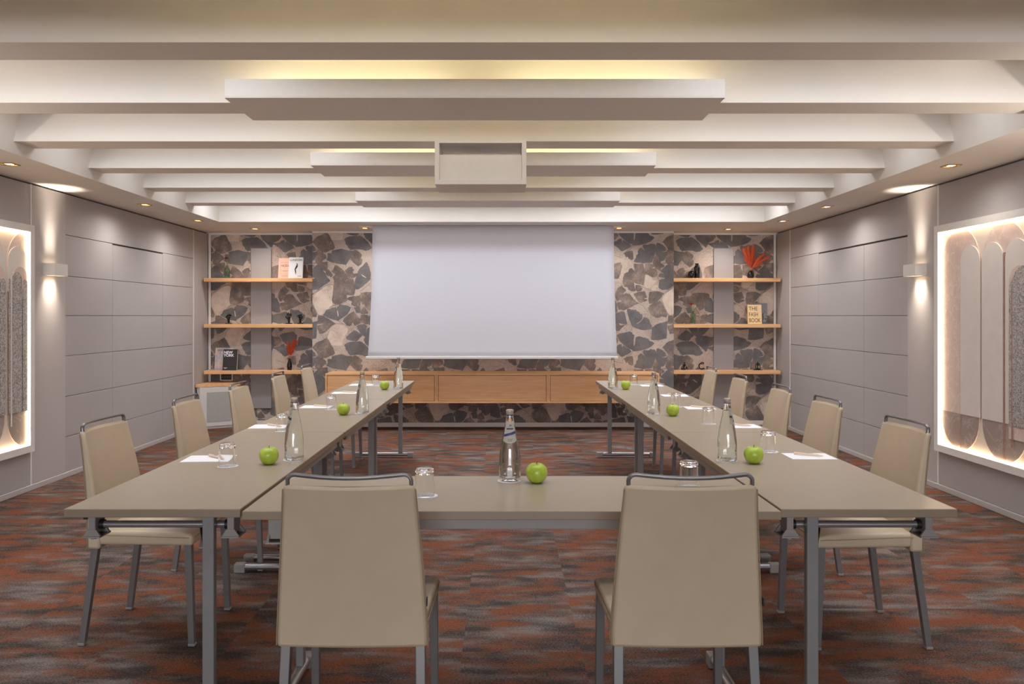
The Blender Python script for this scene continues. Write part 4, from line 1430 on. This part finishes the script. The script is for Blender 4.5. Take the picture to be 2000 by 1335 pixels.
def hand_sculpture(x, z, label, rz, curl, thumb, mirror=1):
    t = thing('hand_sculpture', label, 'sculpture', (x, 10.31, z), rz, 'black hand sculptures')
    b = mb(M['bronze']); b.box(-.036, .036, -.028, .028, .0005, .014, .002, 1); b.build('plinth', parent=t)
    V = [(0, 0, .012), (0, 0, .045), (0, -.002, .07), (mirror * .002, -.002, .09)]; E = [(0, 1), (1, 2), (2, 3)]; Rr = [.017, .0145, .018, .022]
    for k, (dx, ln) in enumerate(((-.018, .052), (-.006, .060), (.007, .056), (.019, .044))):
        c = curl[k]
        p = Vector((mirror * dx, -.002, .094)); a = R(0); prev = 3
        for j, fr in enumerate((.4, .34, .26)):
            a += R(c) * (1 if j else .4)
            p = p + Vector((mirror * dx * .35 * fr + mirror * .6 * math.sin(a) * ln * fr, -math.sin(a) * ln * fr * .6, math.cos(a) * ln * fr))
            V.append(tuple(p)); Rr.append(.0080 - .0008 * j); E.append((prev, len(V) - 1)); prev = len(V) - 1
    p = Vector((-mirror * .012, -.01, .068)); prev = 2
    for j, d in enumerate(thumb):
        p = p + Vector((mirror * d[0], d[1], d[2])); V.append(tuple(p)); Rr.append(.0085 - .0007 * j); E.append((prev, len(V) - 1)); prev = len(V) - 1
    skin('hand', V, E, Rr, M['bronze'], t, 1)


hand_sculpture(sx(446), shz(1, 0), 'bent black hand sculpture alone at the left of the middle left shelf', R(10), (62, 58, 50, 66), ((-.014, -.012, .016), (.004, -.008, .02)))
hand_sculpture(sx(564), shz(1, 0), 'upright open black hand sculpture on the middle left shelf', 0, (8, 10, 22, 30), ((-.020, -.006, .012), (-.002, -.004, .024)), 1)
hand_sculpture(sx(586), shz(1, 0), 'black hand sculpture with closed fingers beside the open hand', R(20), (44, 70, 74, 78), ((-.016, -.010, .016), (.010, -.010, .018)), -1)


def figure(x, z, label, rz, V, E, Rr, plinth):
    t = thing('figure_sculpture', label, 'sculpture', (x, 10.3, z), rz, 'black seated figure sculptures')
    if plinth:
        b = mb(M['bronze']); b.box(-.055, .055, -.025, .025, .0005, .008, .002, 1); b.build('plinth', parent=t)
    skin('figure', V, E, Rr, M['bronze'], t, 1)


# a: knees drawn up, arms round the legs; b: arched back reaching over; c: cross-legged with arms straight down
Va = [(0, 0, .012), (.002, 0, .04), (.006, 0, .072), (.01, 0, .088), (.012, 0, .104),
      (-.03, -.012, .012), (-.022, -.02, .052), (-.04, -.022, .006), (.03, -.014, .014), (.024, -.022, .05), (.048, -.026, .006),
      (.024, -.008, .062), (.0, -.026, .044), (-.016, -.008, .06), (-.012, -.028, .04)]
Ea = [(0, 1), (1, 2), (2, 3), (3, 4), (0, 5), (5, 6), (6, 7), (0, 8), (8, 9), (9, 10), (2, 11), (11, 12), (2, 13), (13, 14)]
Ra = [.011, .009, .010, .005, .0115, .007, .006, .0055, .007, .006, .0055, .005, .004, .005, .004]
figure(sx(1335.5), shz(2, 1), 'black figure sculpture hugging its knees on the lowest right shelf', 0, Va, Ea, Ra, False)
Vb = [(-.02, 0, .014), (-.032, 0, .04), (-.03, 0, .068), (-.012, 0, .09), (.008, 0, .098), (.024, 0, .092), (.036, -.004, .082),
      (.0, -.008, .016), (.028, -.01, .03), (.04, -.012, .010), (.012, .01, .010), (.044, .012, .018), (.012, -.014, .076), (.03, -.016, .07)]
Eb = [(0, 1), (1, 2), (2, 3), (3, 4), (4, 5), (5, 6), (0, 7), (7, 8), (8, 9), (0, 10), (10, 11), (3, 12), (12, 13)]
Rb = [.010, .009, .009, .009, .006, .011, .006, .007, .006, .005, .007, .005, .005, .004]
figure(sx(1370), shz(2, 1), 'curved black figure sculpture bending over on the lowest right shelf', 0, Vb, Eb, Rb, False)
Vc = [(0, 0, .018), (0, 0, .045), (0, 0, .078), (0, 0, .092), (0, 0, .106), (.024, 0, .076), (.028, -.004, .046), (.028, -.012, .016),
      (-.024, 0, .076), (-.028, -.004, .046), (-.028, -.012, .016), (.03, -.012, .012), (.0, -.02, .010), (-.03, -.012, .012), (.0, -.014, .011)]
Ec = [(0, 1), (1, 2), (2, 3), (3, 4), (2, 5), (5, 6), (6, 7), (2, 8), (8, 9), (9, 10), (0, 11), (11, 12), (0, 13), (13, 14)]
Rc = [.010, .007, .009, .005, .0115, .006, .005, .0045, .006, .005, .0045, .006, .005, .006, .005]
figure(sx(1480), shz(2, 1), 'black cross-legged figure sculpture on a flat base, lowest right shelf', 0, Vc, Ec, Rc, True)
